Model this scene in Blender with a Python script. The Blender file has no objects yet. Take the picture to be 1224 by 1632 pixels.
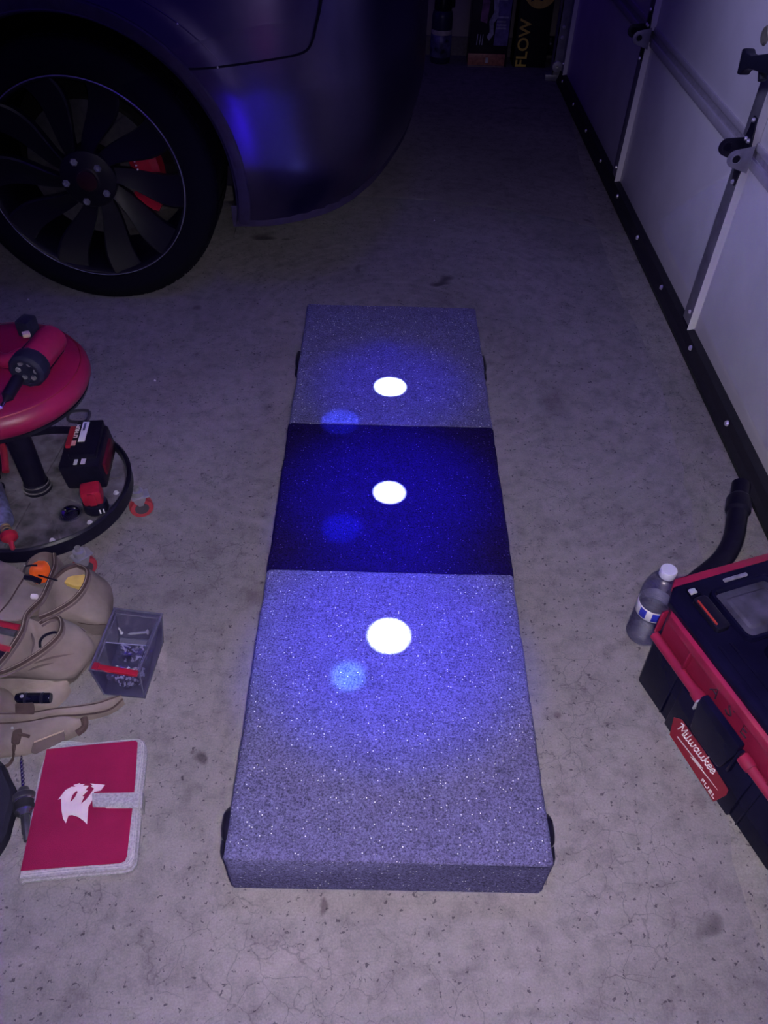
import bpy, bmesh, math, random
from mathutils import Vector, Matrix, geometry, noise
random.seed(7)
PI = math.pi
col = bpy.context.scene.collection
scn = bpy.context.scene

# ------------------------------------------------------------------ camera
CAMZ, FPX = 1.253, 1250.0
PITCH, YAW, ROLL = math.radians(44.81), math.radians(-0.799), math.radians(1.918)
cp, sp, cy, sy = math.cos(PITCH), math.sin(PITCH), math.cos(YAW), math.sin(YAW)
FW = Vector((-sy*cp, cy*cp, -sp)); r0 = Vector((cy, sy, 0)); u0 = r0.cross(FW)
RT = math.cos(ROLL)*r0 + math.sin(ROLL)*u0
UP = -math.sin(ROLL)*r0 + math.cos(ROLL)*u0
CAM = Vector((0, 0, CAMZ))
cd = bpy.data.cameras.new('camera'); cam = bpy.data.objects.new('camera', cd); col.objects.link(cam)
m = Matrix((RT, UP, -FW)).transposed().to_4x4(); m.translation = CAM
cam.matrix_world = m
cd.sensor_fit = 'HORIZONTAL'; cd.sensor_width = 36; cd.lens = 36*FPX/1224
cd.clip_start = .01; cd.clip_end = 50
scn.camera = cam

# ------------------------------------------------------------------ light
w = bpy.data.worlds.new('world'); scn.world = w; w.use_nodes = True
w.node_tree.nodes['Background'].inputs[0].default_value = (.13, .035, 1, 1)
w.node_tree.nodes['Background'].inputs[1].default_value = .105
scn.view_settings.view_transform = 'Standard'; scn.view_settings.look = 'None'
scn.view_settings.gamma = 1; scn.view_settings.use_curve_mapping = False
scn.view_settings.exposure = 0

def lamp(kind, name, loc, energy, color, aim=None, **kw):
    d = bpy.data.lights.new(name, kind); d.energy = energy; d.color = color
    for k, v in kw.items(): setattr(d, k, v)
    o = bpy.data.objects.new(name, d); col.objects.link(o); o.location = loc
    if aim is not None:
        o.rotation_euler = (Vector(aim)-Vector(loc)).to_track_quat('-Z', 'Y').to_euler()
    return o
# the phone's own flash, beside its lens
lamp('SPOT', 'phone_flash', (.02, .0, 1.262), 93, (1.0, .925, 1.0), (.06, .80, 0),
     spot_size=math.radians(102), spot_blend=1.0, shadow_soft_size=.006)
# three overhead blue spotlights: tight core, wide spill, weaker side beam
BZ = .111
DISC = [((.028, .837), .0415, (-.041, .751), .036), ((.027, 1.21), .037, (-.069, 1.103), .050), ((.027, 1.588), .042, (-.088, 1.445), .052)]
for i, (c, r, g, rg) in enumerate(DISC):
    L = Vector((c[0], c[1], 2.3)); hgt = 2.3-BZ
    lamp('SPOT', 'spotlight_core', L, (6500, 70000, 9000)[i], ((.75, .95, 1), (.55, 1, .6), (.75, .95, 1))[i], (c[0], c[1], BZ),
         spot_size=2*math.atan(r*1.02/hgt), spot_blend=.5, shadow_soft_size=.001)
    lamp('SPOT', 'spotlight_halo', L, (430, 640, 150)[i], (.05, .008, 1), (c[0], c[1], BZ),
         spot_size=2*math.atan((.30, .27, .24)[i]/hgt), spot_blend=1, shadow_soft_size=.02)
    lamp('SPOT', 'spotlight_side', L, (900, 950, 600)[i], ((.12, .46, 1), (.02, .06, 1), (.05, .10, 1))[i], (g[0], g[1], BZ),
         spot_size=2*math.atan(rg/hgt), spot_blend=(.8, .8, .6)[i], shadow_soft_size=.001)
lamp('SPOT', 'spotlight_side', (.007, 1.757, 2.3), 45, (.03, .03, 1), (.007, 1.757, BZ), spot_size=.05, spot_blend=.9, shadow_soft_size=.001)
lamp('SPOT', 'blue_room_spill', (.03, 1.25, 2.35), 16, (.10, .03, 1), (.05, 1.25, 0), spot_size=math.radians(100), spot_blend=1, shadow_soft_size=.15)
# unseen violet fill, added to brighten the garage door and floor before it
lamp('SPOT', 'added_door_fill', (-.1, 1.7, 1.5), 22, (.62, .60, 1), (.9, 2.0, .86), spot_size=math.radians(62), spot_blend=1, shadow_soft_size=.1)
# unseen low blue light, added for the blue reflection on the car's corner
lamp('SPOT', 'added_car_blue', (-.36, 1.30, .30), 3.6, (.05, .004, 1), (-.30, 2.13, .42), spot_size=math.radians(34), spot_blend=1, shadow_soft_size=.05)
lamp('SPOT', 'added_car_magenta', (-.20, 1.2, .60), .35, (1, .02, .5), (-.16, 2.15, .84), spot_size=math.radians(30), spot_blend=1, shadow_soft_size=.05)  # unseen magenta light, added for a faint glow on the car
# blue light washing the upper part of the garage door
lamp('POINT', 'blue_door_lamp', (.55, 1.5, 1.35), 1.1, (.20, .08, 1), shadow_soft_size=.08)

# ------------------------------------------------------------------ pixel to point
def ray(x, y): return FW + (x-612)/FPX*RT - (y-816)/FPX*UP
def P(x, y, z=0.):
    d = ray(x, y); return CAM + d*((z-CAMZ)/d.z)
def PY(x, y, Y):
    d = ray(x, y); return CAM + d*(Y/d.y)
def PX(x, y, X):
    d = ray(x, y); return CAM + d*(X/d.x)
def Z5(x, y, z=0.): return P(x/4.08, 860+y/4.08, z)
def Z6(x, y, z=0.): return P(x/4.08, 1100+y/4.08, z)

# ------------------------------------------------------------------ materials
def nd(nt, t, **kw):
    n = nt.nodes.new(t)
    for k, v in kw.items(): setattr(n, k, v)
    return n
MC = {}
def mat(name, c, rough=.5, metal=0., var=.18, scale=60., bump=.08, bscale=None, coat=0., spec=.5, trans=0., ior=1.45):
    if name in MC: return MC[name]
    M = bpy.data.materials.new(name); M.use_nodes = True; nt = M.node_tree; b = nt.nodes['Principled BSDF']
    tc = nd(nt, 'ShaderNodeTexCoord'); n = nd(nt, 'ShaderNodeTexNoise'); n.inputs['Scale'].default_value = scale; n.inputs['Detail'].default_value = 5
    nt.links.new(tc.outputs['Object'], n.inputs['Vector'])
    r = nd(nt, 'ShaderNodeValToRGB'); r.color_ramp.elements[0].position = .3; r.color_ramp.elements[1].position = .7
    r.color_ramp.elements[0].color = (*[max(0, x*(1-var)) for x in c], 1); r.color_ramp.elements[1].color = (*[min(1, x*(1+var)) for x in c], 1)
    nt.links.new(n.outputs['Fac'], r.inputs['Fac']); nt.links.new(r.outputs['Color'], b.inputs['Base Color'])
    b.inputs['Roughness'].default_value = rough; b.inputs['Metallic'].default_value = metal
    b.inputs['Coat Weight'].default_value = coat; b.inputs['Specular IOR Level'].default_value = spec
    b.inputs['Transmission Weight'].default_value = trans; b.inputs['IOR'].default_value = ior
    if bump:
        n2 = nd(nt, 'ShaderNodeTexNoise'); n2.inputs['Scale'].default_value = bscale or scale*6; n2.inputs['Detail'].default_value = 3
        nt.links.new(tc.outputs['Object'], n2.inputs['Vector'])
        bp = nd(nt, 'ShaderNodeBump'); bp.inputs['Strength'].default_value = bump; bp.inputs['Distance'].default_value = .002
        nt.links.new(n2.outputs['Fac'], bp.inputs['Height']); nt.links.new(bp.outputs['Normal'], b.inputs['Normal'])
    MC[name] = M; return M

def ramp(nt, src, stops):
    r = nd(nt, 'ShaderNodeValToRGB'); e = r.color_ramp.elements
    while len(e) < len(stops): e.new(.5)
    for k, (p, c) in enumerate(stops): e[k].position = p; e[k].color = (*c, 1) if len(c) == 3 else c
    nt.links.new(src, r.inputs['Fac']); return r.outputs['Color']
def mix(nt, f, a, b, mode='MIX'):
    n = nd(nt, 'ShaderNodeMix', data_type='RGBA', blend_type=mode)
    for k, v in ((0, f), (6, a), (7, b)):
        if hasattr(v, 'links'): nt.links.new(v, n.inputs[k])
        else: n.inputs[k].default_value = v if k == 0 else (*v, 1)
    return n.outputs[2]
def noise_n(nt, vec, scale, detail=6, rough=.6, dist=0.):
    n = nd(nt, 'ShaderNodeTexNoise'); n.inputs['Scale'].default_value = scale; n.inputs['Detail'].default_value = detail
    n.inputs['Roughness'].default_value = rough; n.inputs['Distortion'].default_value = dist
    nt.links.new(vec, n.inputs['Vector']); return n.outputs['Fac']

def concrete(name, base, seed, spots=()):
    M = bpy.data.materials.new(name); M.use_nodes = True; nt = M.node_tree; b = nt.nodes['Principled BSDF']
    tc = nd(nt, 'ShaderNodeTexCoord'); mp = nd(nt, 'ShaderNodeMapping'); mp.inputs['Location'].default_value = (seed, seed*2, 0)
    nt.links.new(tc.outputs['Object'], mp.inputs['Vector']); v = mp.outputs['Vector']
    big = ramp(nt, noise_n(nt, v, 1.6, 9, .62, .2), [(.3, tuple(x*.80 for x in base)), (.7, tuple(x*1.2 for x in base))])
    mid = ramp(nt, noise_n(nt, v, 22, 9, .7, .25), [(.34, (.72, .70, .74)), (.52, (1, 1, 1)), (.75, (1.14, 1.12, 1.14))])
    c = mix(nt, 1., big, mid, 'MULTIPLY')
    # pock marks and dark flecks
    fl = ramp(nt, noise_n(nt, v, 95, 3, .65, .3), [(.325, (.30, .28, .34)), (.375, (1, 1, 1))])
    c = mix(nt, .9, c, fl, 'MULTIPLY')
    fine = ramp(nt, noise_n(nt, v, 320, 2, .7), [(.3, (.8, .8, .8)), (.7, (1.15, 1.15, 1.15))])
    c = mix(nt, .8, c, fine, 'MULTIPLY')
    # hairline crazing, broken up
    vo = nd(nt, 'ShaderNodeTexVoronoi', feature='DISTANCE_TO_EDGE'); vo.inputs['Scale'].default_value = 24
    dm = nd(nt, 'ShaderNodeVectorMath', operation='ADD'); nz = nd(nt, 'ShaderNodeTexNoise'); nz.inputs['Scale'].default_value = 9; nz.inputs['Detail'].default_value = 5
    sc = nd(nt, 'ShaderNodeVectorMath', operation='SCALE'); sc.inputs['Scale'].default_value = .12
    nt.links.new(v, nz.inputs['Vector']); nt.links.new(nz.outputs['Color'], sc.inputs[0]); nt.links.new(v, dm.inputs[0]); nt.links.new(sc.outputs[0], dm.inputs[1])
    nt.links.new(dm.outputs[0], vo.inputs['Vector'])
    cr = ramp(nt, vo.outputs['Distance'], [(0, (.58, .56, .61)), (.03, (1, 1, 1))])
    brk = ramp(nt, noise_n(nt, v, 5, 4), [(.46, (0, 0, 0)), (.6, (.8, .8, .8))])
    c2 = mix(nt, 1., c, cr, 'MULTIPLY'); c = mix(nt, brk, c, c2)
    # pale scuffs swept in arcs (trowel and tyre marks)
    wv = nd(nt, 'ShaderNodeTexWave', wave_type='RINGS', rings_direction='Z'); wv.inputs['Scale'].default_value = 9; wv.inputs['Distortion'].default_value = 3; wv.inputs['Detail'].default_value = 4; wv.inputs['Detail Scale'].default_value = 2
    mp2 = nd(nt, 'ShaderNodeMapping'); mp2.inputs['Location'].default_value = (-.05, -2.05, 0); nt.links.new(tc.outputs['Object'], mp2.inputs['Vector']); nt.links.new(mp2.outputs['Vector'], wv.inputs['Vector'])
    arc = ramp(nt, wv.outputs['Fac'], [(.5, (.94, .93, .94)), (.9, (1.06, 1.05, 1.06))])
    ma = ramp(nt, noise_n(nt, v, 1.7, 3), [(.42, (0, 0, 0)), (.62, (.8, .8, .8))])
    c3 = mix(nt, 1., c, arc, 'MULTIPLY'); c = mix(nt, ma, c, c3)
    # a few oil spots
    st = ramp(nt, noise_n(nt, v, 6.5, 2, .5, .4), [(.235, (.28, .26, .32)), (.29, (1, 1, 1))])
    c = mix(nt, 1., c, st, 'MULTIPLY')
    # particular oil spots and a pale scrape
    for (sx_, sy_, rx, ry, cc) in spots:
        mq = nd(nt, 'ShaderNodeMapping', vector_type='POINT'); mq.inputs['Location'].default_value = (-sx_/rx, -sy_/ry, 0); mq.inputs['Scale'].default_value = (1/rx, 1/ry, 1)
        nt.links.new(dm.outputs[0], mq.inputs['Vector'])
        ln = nd(nt, 'ShaderNodeVectorMath', operation='LENGTH'); nt.links.new(mq.outputs['Vector'], ln.inputs[0])
        f_ = ramp(nt, ln.outputs['Value'], [(.45, cc), (1., (1, 1, 1))]); c = mix(nt, 1., c, f_, 'MULTIPLY')
    nt.links.new(c, b.inputs['Base Color']); b.inputs['Roughness'].default_value = .78; b.inputs['Specular IOR Level'].default_value = .3
    bp = nd(nt, 'ShaderNodeBump'); bp.inputs['Strength'].default_value = .35; bp.inputs['Distance'].default_value = .002
    nt.links.new(noise_n(nt, v, 60, 8, .7), bp.inputs['Height']); nt.links.new(bp.outputs['Normal'], b.inputs['Normal'])
    return M

def carpet(name, dark, light, fleck):
    M = bpy.data.materials.new(name); M.use_nodes = True; nt = M.node_tree; b = nt.nodes['Principled BSDF']
    tc = nd(nt, 'ShaderNodeTexCoord'); v = tc.outputs['Object']
    f1 = noise_n(nt, v, 330, 4, .75); c = ramp(nt, f1, [(.36, dark), (.62, light)])
    f2 = ramp(nt, noise_n(nt, v, 40, 4), [(.3, (.8, .8, .8)), (.7, (1.15, 1.15, 1.15))]); c = mix(nt, .8, c, f2, 'MULTIPLY')
    vo = nd(nt, 'ShaderNodeTexVoronoi'); vo.inputs['Scale'].default_value = 240; nt.links.new(v, vo.inputs['Vector'])
    # glints painted on the fibres as pale dots: small cells, only some
    dot = ramp(nt, vo.outputs['Distance'], [(.18, (1, 1, 1)), (.30, (0, 0, 0))])
    sep = nd(nt, 'ShaderNodeSeparateColor'); nt.links.new(vo.outputs['Color'], sep.inputs[0])
    sel = ramp(nt, sep.outputs[0], [(.885, (0, 0, 0)), (.915, (1, 1, 1))])
    fac = mix(nt, 1., dot, sel, 'MULTIPLY')
    c = mix(nt, fac, c, fleck)
    nt.links.new(c, b.inputs['Base Color']); b.inputs['Roughness'].default_value = .9; b.inputs['Specular IOR Level'].default_value = .1
    bp = nd(nt, 'ShaderNodeBump'); bp.inputs['Strength'].default_value = .9; bp.inputs['Distance'].default_value = .003
    nt.links.new(f1, bp.inputs['Height']); nt.links.new(bp.outputs['Normal'], b.inputs['Normal'])
    return M

BLK = mat('black_plastic', (.008, .007, .020), .32, bump=.02, spec=.2)
RUB = mat('black_rubber', (.010, .009, .018), .75, bump=.15)
RED = mat('red_plastic', (.30, .012, .038), .38, var=.12, bump=.05)
GALV = mat('galvanised_steel', (.30, .29, .36), .42, .55, var=.2, scale=25)
STEEL = mat('bright_steel', (.75, .74, .8), .3, .6, bump=.03)
CHROME = mat('chrome', (.85, .85, .9), .2, .6, bump=0)
WHITE = mat('white_print', (.80, .78, .82), .5, var=.04, bump=0)
TAN = mat('tan_canvas', (.215, .175, .172), .92, var=.30, scale=14, bump=.9, bscale=45, spec=.15)
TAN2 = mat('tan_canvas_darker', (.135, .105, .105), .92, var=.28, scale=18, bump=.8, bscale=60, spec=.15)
TRIM = mat('brown_binding', (.075, .050, .050), .85, var=.2, bump=.4, bscale=500, spec=.15)
STITCH = mat('pale_thread', (.30, .25, .22), .9, bump=0)

# ------------------------------------------------------------------ mesh helpers
class MB:
    def __init__(s): s.v = []; s.f = []
    def add(s, vs, fs):
        o = len(s.v); s.v += [Vector(x) for x in vs]; s.f += [tuple(i+o for i in f) for f in fs]; return s
    def box(s, x0, x1, y0, y1, z0, z1, M=None, tx=0, ty=0):
        vs = [Vector((x, y, z)) for z in (z0, z1) for y in (y0, y1) for x in (x0, x1)]
        if tx or ty:
            for k in range(4, 8):
                vs[k].x += tx*(1 if vs[k].x == x0 else -1); vs[k].y += ty*(1 if vs[k].y == y0 else -1)
        if M is not None: vs = [M @ v for v in vs]
        return s.add(vs, [(0, 2, 3, 1), (4, 5, 7, 6), (0, 1, 5, 4), (2, 6, 7, 3), (0, 4, 6, 2), (1, 3, 7, 5)])
    def lathe(s, prof, M=None, n=32, a0=0, a1=2*PI, closed=False):
        full = abs(a1-a0-2*PI) < 1e-6; k = n if full else n+1; vs = []
        for i in range(k):
            a = a0+(a1-a0)*i/n
            for r, z in prof: vs.append(Vector((r*math.cos(a), r*math.sin(a), z)))
        L = len(prof); fs = []
        for i in range(n):
            j = (i+1) % k if full else i+1
            for q in range(L-1 if not closed else L):
                q2 = (q+1) % L; fs.append((i*L+q, j*L+q, j*L+q2, i*L+q2))
        if M is not None: vs = [M @ v for v in vs]
        return s.add(vs, fs)
    def tube(s, pts, r, n=8, closed=False, flat=None):
        pts = [Vector(p) for p in pts]; m = len(pts); vs = []; up = Vector((0, 0, 1))
        rs = r if isinstance(r, (list, tuple)) else [r]*m
        for i, p in enumerate(pts):
            t = (pts[(i+1) % m]-pts[i-1]) if closed or 0 < i < m-1 else (pts[1]-pts[0] if i == 0 else pts[-1]-pts[-2])
            t.normalize(); a = t.cross(up)
            if a.length < .05: a = t.cross(Vector((1, 0, 0)))
            a.normalize(); b = a.cross(t)
            for k in range(n):
                g = 2*PI*k/n; vs.append(p+a*math.cos(g)*rs[i]+b*math.sin(g)*rs[i]*(flat or 1))
        fs = []
        for i in range(m if closed else m-1):
            j = (i+1) % m
            for k in range(n): fs.append((i*n+k, i*n+(k+1) % n, j*n+(k+1) % n, j*n+k))
        if not closed: fs += [tuple(range(n))[::-1], tuple(range((m-1)*n, m*n))]
        return s.add(vs, fs)
    def loft(s, rings, cap0=False, cap1=False, closed=True):
        n = len(rings[0]); vs = [p for r in rings for p in r]; fs = []
        for i in range(len(rings)-1):
            for k in range(n if closed else n-1):
                k2 = (k+1) % n; fs.append((i*n+k, i*n+k2, (i+1)*n+k2, (i+1)*n+k))
        if cap0: fs.append(tuple(range(n))[::-1])
        if cap1: fs.append(tuple(range((len(rings)-1)*n, len(rings)*n)))
        return s.add(vs, fs)
    def slab(s, poly, d):
        """a plate: concave polygon of points, thickened by the vector d"""
        poly = [Vector(p) for p in poly]; n = len(poly); d = Vector(d)
        tri = geometry.tessellate_polygon([poly]); vs = poly+[p+d for p in poly]
        fs = [t for t in tri]+[tuple(i+n for i in t[::-1]) for t in tri]+[(i, (i+1) % n, (i+1) % n+n, i+n) for i in range(n)]
        return s.add(vs, fs)
    def build(s, name, material, parent=None, smooth=False, bevel=0, seg=2, sub=0, auto=None):
        me = bpy.data.meshes.new(name); me.from_pydata([tuple(v) for v in s.v], [], s.f)
        bm = bmesh.new(); bm.from_mesh(me)
        bmesh.ops.remove_doubles(bm, verts=bm.verts, dist=1e-6); bmesh.ops.recalc_face_normals(bm, faces=bm.faces)
        if bevel:
            es = [e for e in bm.edges if len(e.link_faces) == 2 and e.calc_face_angle(0) > .5]
            bmesh.ops.bevel(bm, geom=es, offset=bevel, segments=seg, affect='EDGES', profile=.5, clamp_overlap=True)
        bm.to_mesh(me); bm.free(); me.materials.append(material)
        if smooth or bevel:
            me.polygons.foreach_set('use_smooth', [True]*len(me.polygons))
            me.set_sharp_from_angle(angle=math.radians(auto or 40))
        o = bpy.data.objects.new(name, me); col.objects.link(o)
        if parent is not None:
            o.parent = parent; bpy.context.view_layer.update() if False else None
            o.matrix_parent_inverse = inv.get(parent.name, Matrix())
        if sub:
            md = o.modifiers.new('sub', 'SUBSURF'); md.levels = md.render_levels = sub
        return o
inv = {}
def thing(name, label, cat, loc=(0, 0, 0), group=None):
    """Empty at the thing's base; the parts keep world coordinates"""
    o = bpy.data.objects.new(name, None); col.objects.link(o); o.location = loc; o.empty_display_size = .05
    o['label'] = label; o['category'] = cat
    if group: o['group'] = group
    inv[o.name] = Matrix.Translation(-Vector(loc)); return o
def tag(o, label=None, cat=None, group=None, kind=None):
    for k, v in (('label', label), ('category', cat), ('group', group), ('kind', kind)):
        if v: o[k] = v
    return o
def smoothpath(pts, n=8, closed=False):
    pts = [Vector(p) for p in pts]; out = []; m = len(pts)
    for i in range(m if closed else m-1):
        g = lambda k: pts[k % m] if closed else pts[max(0, min(m-1, k))]
        p0, p1, p2, p3 = g(i-1), g(i), g(i+1), g(i+2)
        for q in range(n):
            t = q/n; out.append(.5*((2*p1)+(p2-p0)*t+(2*p0-5*p1+4*p2-p3)*t*t+(3*p1-p0-3*p2+p3)*t**3))
    if not closed: out.append(pts[-1])
    return out
def resample(pts, n):
    pts = [Vector(p) for p in pts]; q = pts+[pts[0]]; d = [0]
    for a, b in zip(q, q[1:]): d.append(d[-1]+(b-a).length)
    out = []; k = 0
    for i in range(n):
        t = d[-1]*i/n
        while d[k+1] < t: k += 1
        f = (t-d[k])/max(1e-9, d[k+1]-d[k]); out.append(q[k].lerp(q[k+1], f))
    return out
def frame(o, x, y=None, z=None):
    """matrix from an origin and axes"""
    x = Vector(x).normalized()
    if z is None: y = Vector(y).normalized(); z = x.cross(y).normalized(); y = z.cross(x)
    else: z = Vector(z).normalized(); y = z.cross(x).normalized(); x = y.cross(z)
    M = Matrix((x, y, z)).transposed().to_4x4(); M.translation = Vector(o); return M
def text(name, s, size, M, material, parent, ext=.0004, shear=0., bold=0., sx=1., align='CENTER', spacing=1.):
    c = bpy.data.curves.new(name, 'FONT'); c.body = s; c.size = size; c.extrude = ext; c.shear = shear; c.offset = bold
    c.align_x = align; c.align_y = 'CENTER'; c.space_character = spacing; c.resolution_u = 4
    t = bpy.data.objects.new('tmp', c); col.objects.link(t)
    me = bpy.data.meshes.new_from_object(t.evaluated_get(bpy.context.evaluated_depsgraph_get()))
    bpy.data.objects.remove(t); me.name = name
    me.transform(M @ Matrix.Diagonal((sx, 1, 1, 1))); me.materials.clear(); me.materials.append(material)
    o = bpy.data.objects.new(name, me); col.objects.link(o); o.parent = parent; o.matrix_parent_inverse = inv.get(parent.name, Matrix())
    return o
def box_on(M): return MB(), M

# ================================================================== SETTING
sp_l = []
for x, y, rx, ry, cc in ((320, 1207, .020, .020, (.42, .38, .42)), (305, 1192, .008, .008, (.6, .56, .6)), (503, 1452, .009, .014, (.5, .46, .5)), (400, 955, .03, .05, (.72, .68, .72)), (893, 1147, .010, .012, (.65, .6, .65)), (272, 1050, .012, .05, (1.25, 1.22, 1.2)), (215, 1250, .05, .02, (1.15, 1.14, 1.13)), (60, 1530, .10, .03, (1.12, 1.1, 1.1)), (500, 1530, .12, .05, (1.12, 1.1, 1.1)), (880, 640, .05, .10, (.8, .78, .82))):
    p = P(x, y); sp_l.append((p.x+3.1+.06, p.y+6.2+.06, rx, ry, cc))
FLOOR = concrete('concrete_slab', (.212, .194, .212), 3.1, sp_l)
APRON = concrete('concrete_apron', (.245, .228, .225), 9.7)
WALLM = mat('painted_drywall', (.38, .33, .33), .85, var=.12, scale=6, bump=.2, bscale=90)
# main slab, ending at the joint before the door
joint = [(1.06, -1.6), (.60, .2), (.66, .8), (.712, 1.198), (.755, 1.55), (.775, 1.85), (.768, 2.566), (.80, 3.157), (.87, 3.967), (.93, 4.85)]
js = smoothpath([(x, y, 0) for x, y in joint], 6)
js = [p+Vector((random.uniform(-.006, .006), 0, 0)) for p in js]
vs = [Vector((-3.2, p.y, 0)) for p in js]+[p.copy() for p in js]; n = len(js)
mb = MB(); mb.add(vs, [(i, i+1, n+i+1, n+i) for i in range(n-1)])
tag(mb.build('floor', FLOOR), kind='structure')
vs = [p-Vector((0.004, 0, .0025)) for p in js]+[Vector((1.4, p.y, -.0025)) for p in js]
mb = MB(); mb.add(vs, [(i, i+1, n+i+1, n+i) for i in range(n-1)])
tag(mb.build('floor', APRON), kind='structure')
tag(MB().box(-3.2, 1.1, 4.86, 4.95, 0, 2.4).build('wall_back', WALLM), kind='structure')
tag(MB().box(-3.2, 1.0, 4.845, 4.86, 0, .09).build('baseboard_back', mat('painted_trim', (.16, .14, .16), .6)), kind='structure')
tag(MB().box(.935, 1.05, 4.47, 4.86, 0, 2.4).build('wall_right', WALLM), kind='structure')

# ------------------------------------------------------------------ sectional garage door
DX = .90
DOORW = mat('white_door_skin', (.74, .72, .76), .55, var=.05, scale=8, bump=.12, bscale=200)
door = bpy.data.objects.new('door_1', None); col.objects.link(door); door['kind'] = 'structure'; door.location = (DX, 1.5, 0)
inv['door_1'] = Matrix.Translation((-DX, -1.5, 0))
secs = [(.055, .542), (.560, 1.04), (1.058, 1.53), (1.548, 2.0)]
for z0, z1 in secs:
    MB().box(DX, DX+.04, -1.2, 4.40, z0, z1).build('door_section', DOORW, door, bevel=.003)
ST = [.95, 2.003, 3.05, 4.36]
for z0, z1 in secs:
    for y in ST:
        # a channel: front face, near and far flange
        mb = MB().box(DX-.020, DX+.002, y-.031, y+.031, z0+.012, z1-.02)
        mb.build('stile', GALV, door, bevel=.003)
        MB().box(DX-.0215, DX-.001, y-.0325, y-.0305, z0+.004, z1-.012).build('stile_flange', DOORW, door)  # same metal as the stile, whitened for the flash on its near side
        for zz in (z0+.05, z1-.06):
            mb = MB(); mb.lathe([(.0, .006), (.005, .005), (.006, 0)], frame((DX-.020, y-.01, zz), (0, 1, 0), z=(-1, 0, 0)), 8)
            mb.build('rivet', STEEL, door, smooth=True)
SEAM = mat('section_rail_paint', (.42, .40, .46), .5, var=.06, bump=.05)
for k in range(3):
    z = secs[k][1]
    MB().box(DX-.010, DX+.001, -1.2, 4.40, z-.026, z-.001).build('section_rail', SEAM, door, bevel=.004)
    MB().box(DX-.006, DX+.001, -1.2, 4.40, z+.016, z+.034).build('section_rail', SEAM, door, bevel=.003)
    MB().box(DX-.001, DX+.03, -1.2, 4.40, z-.001, z+.018).build('section_joint', mat('joint_gap_strip', (.30, .28, .34), .7), door)  # grey strip filling the joint between door sections
# bottom seal
mb = MB(); pr = [(DX-.004, .062), (DX-.022, .058), (DX-.026, .034), (DX-.034, .018), (DX-.030, .002), (DX+.03, .002), (DX+.03, .05)]
mb.loft([[Vector((x, y, z)) for x, z in pr] for y in (-1.2, 4.40)], True, True)
mb.build('bottom_seal', RUB, door)
for y in [0.2+.34*k for k in range(13)]:
    mb = MB(); mb.lathe([(.0, .006), (.006, .005), (.008, 0)], frame((DX-.0255, y, .045), (0, 1, 0), z=(-1, 0, .1)), 10)
    mb.build('bolt', STEEL, door, smooth=True)
# hinges
HB = mat('hinge_black', (.012, .011, .03), .4, .3)
def hinge(y, z, name='hinge'):
    x = DX-.022
    o = MB().slab([(x, y-.034, z+.004), (x, y+.026, z+.010), (x, y+.014, z+.045), (x, y+.009, z+.080), (x, y-.011, z+.080), (x, y-.022, z+.05)], (-.004, 0, 0)).build(name, HB, door, bevel=.001)
    MB().slab([(x-.0002, y-.034, z-.004), (x-.0002, y-.018, z-.045), (x-.0002, y-.010, z-.080), (x-.0002, y+.010, z-.080), (x-.0002, y+.020, z-.045), (x-.0002, y+.028, z-.004)], (-.004, 0, 0)).build('hinge_leaf', HB, door, bevel=.001)
    for zz, dy in ((.073, -.002), (.028, -.012), (.028, .006), (-.030, 0), (-.073, 0)):
        mb = MB(); mb.lathe([(0, .006), (.004, .0055), (.0055, .003), (.0058, 0)], frame((x-.004, y+dy, z+zz), (0, 1, 0), z=(-1, 0, 0)), 10); mb.build('bolt', STEEL, door, smooth=True)
    # two upstanding cheeks with an eye, the roller barrel between them
    for dy, mt, xe, ze in ((-.050, GALV, -.055, .0), (.004, HB, -.062, .008)):
        c = Vector((x+xe+.018, y+dy, z+ze)); pts = []
        for a in range(10): 
            g = PI/2+.35+ (PI-.7)*a/9; pts.append(c+Vector((.021*math.cos(g), 0, .021*math.sin(g))))
        pts = [Vector((x, y+dy, z+.030+ze*.3))]+pts+[Vector((x, y+dy, z-.034+ze*.3))]
        MB().slab(pts, (0, .003, 0)).build('hinge_cheek', mt, door, bevel=.0008)
        mb = MB(); mb.lathe([(.0095, -.003), (.0125, -.003), (.0125, .0035), (.0095, .0035)], frame(c, (1, 0, 0), z=(0, -1, 0)), 20, closed=True); mb.build('eye_ring', mt, door, smooth=True)
        mb = MB(); mb.lathe([(0, .0008), (.0096, .0008)], frame(c, (1, 0, 0), z=(0, -1, 0)), 20); mb.build('eye_bore', BLK, door)
for y, z in ((1.985, .549), (3.035, .549), (1.985, 1.047), (3.035, 1.047), (.94, .549)): hinge(y, z)
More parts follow.
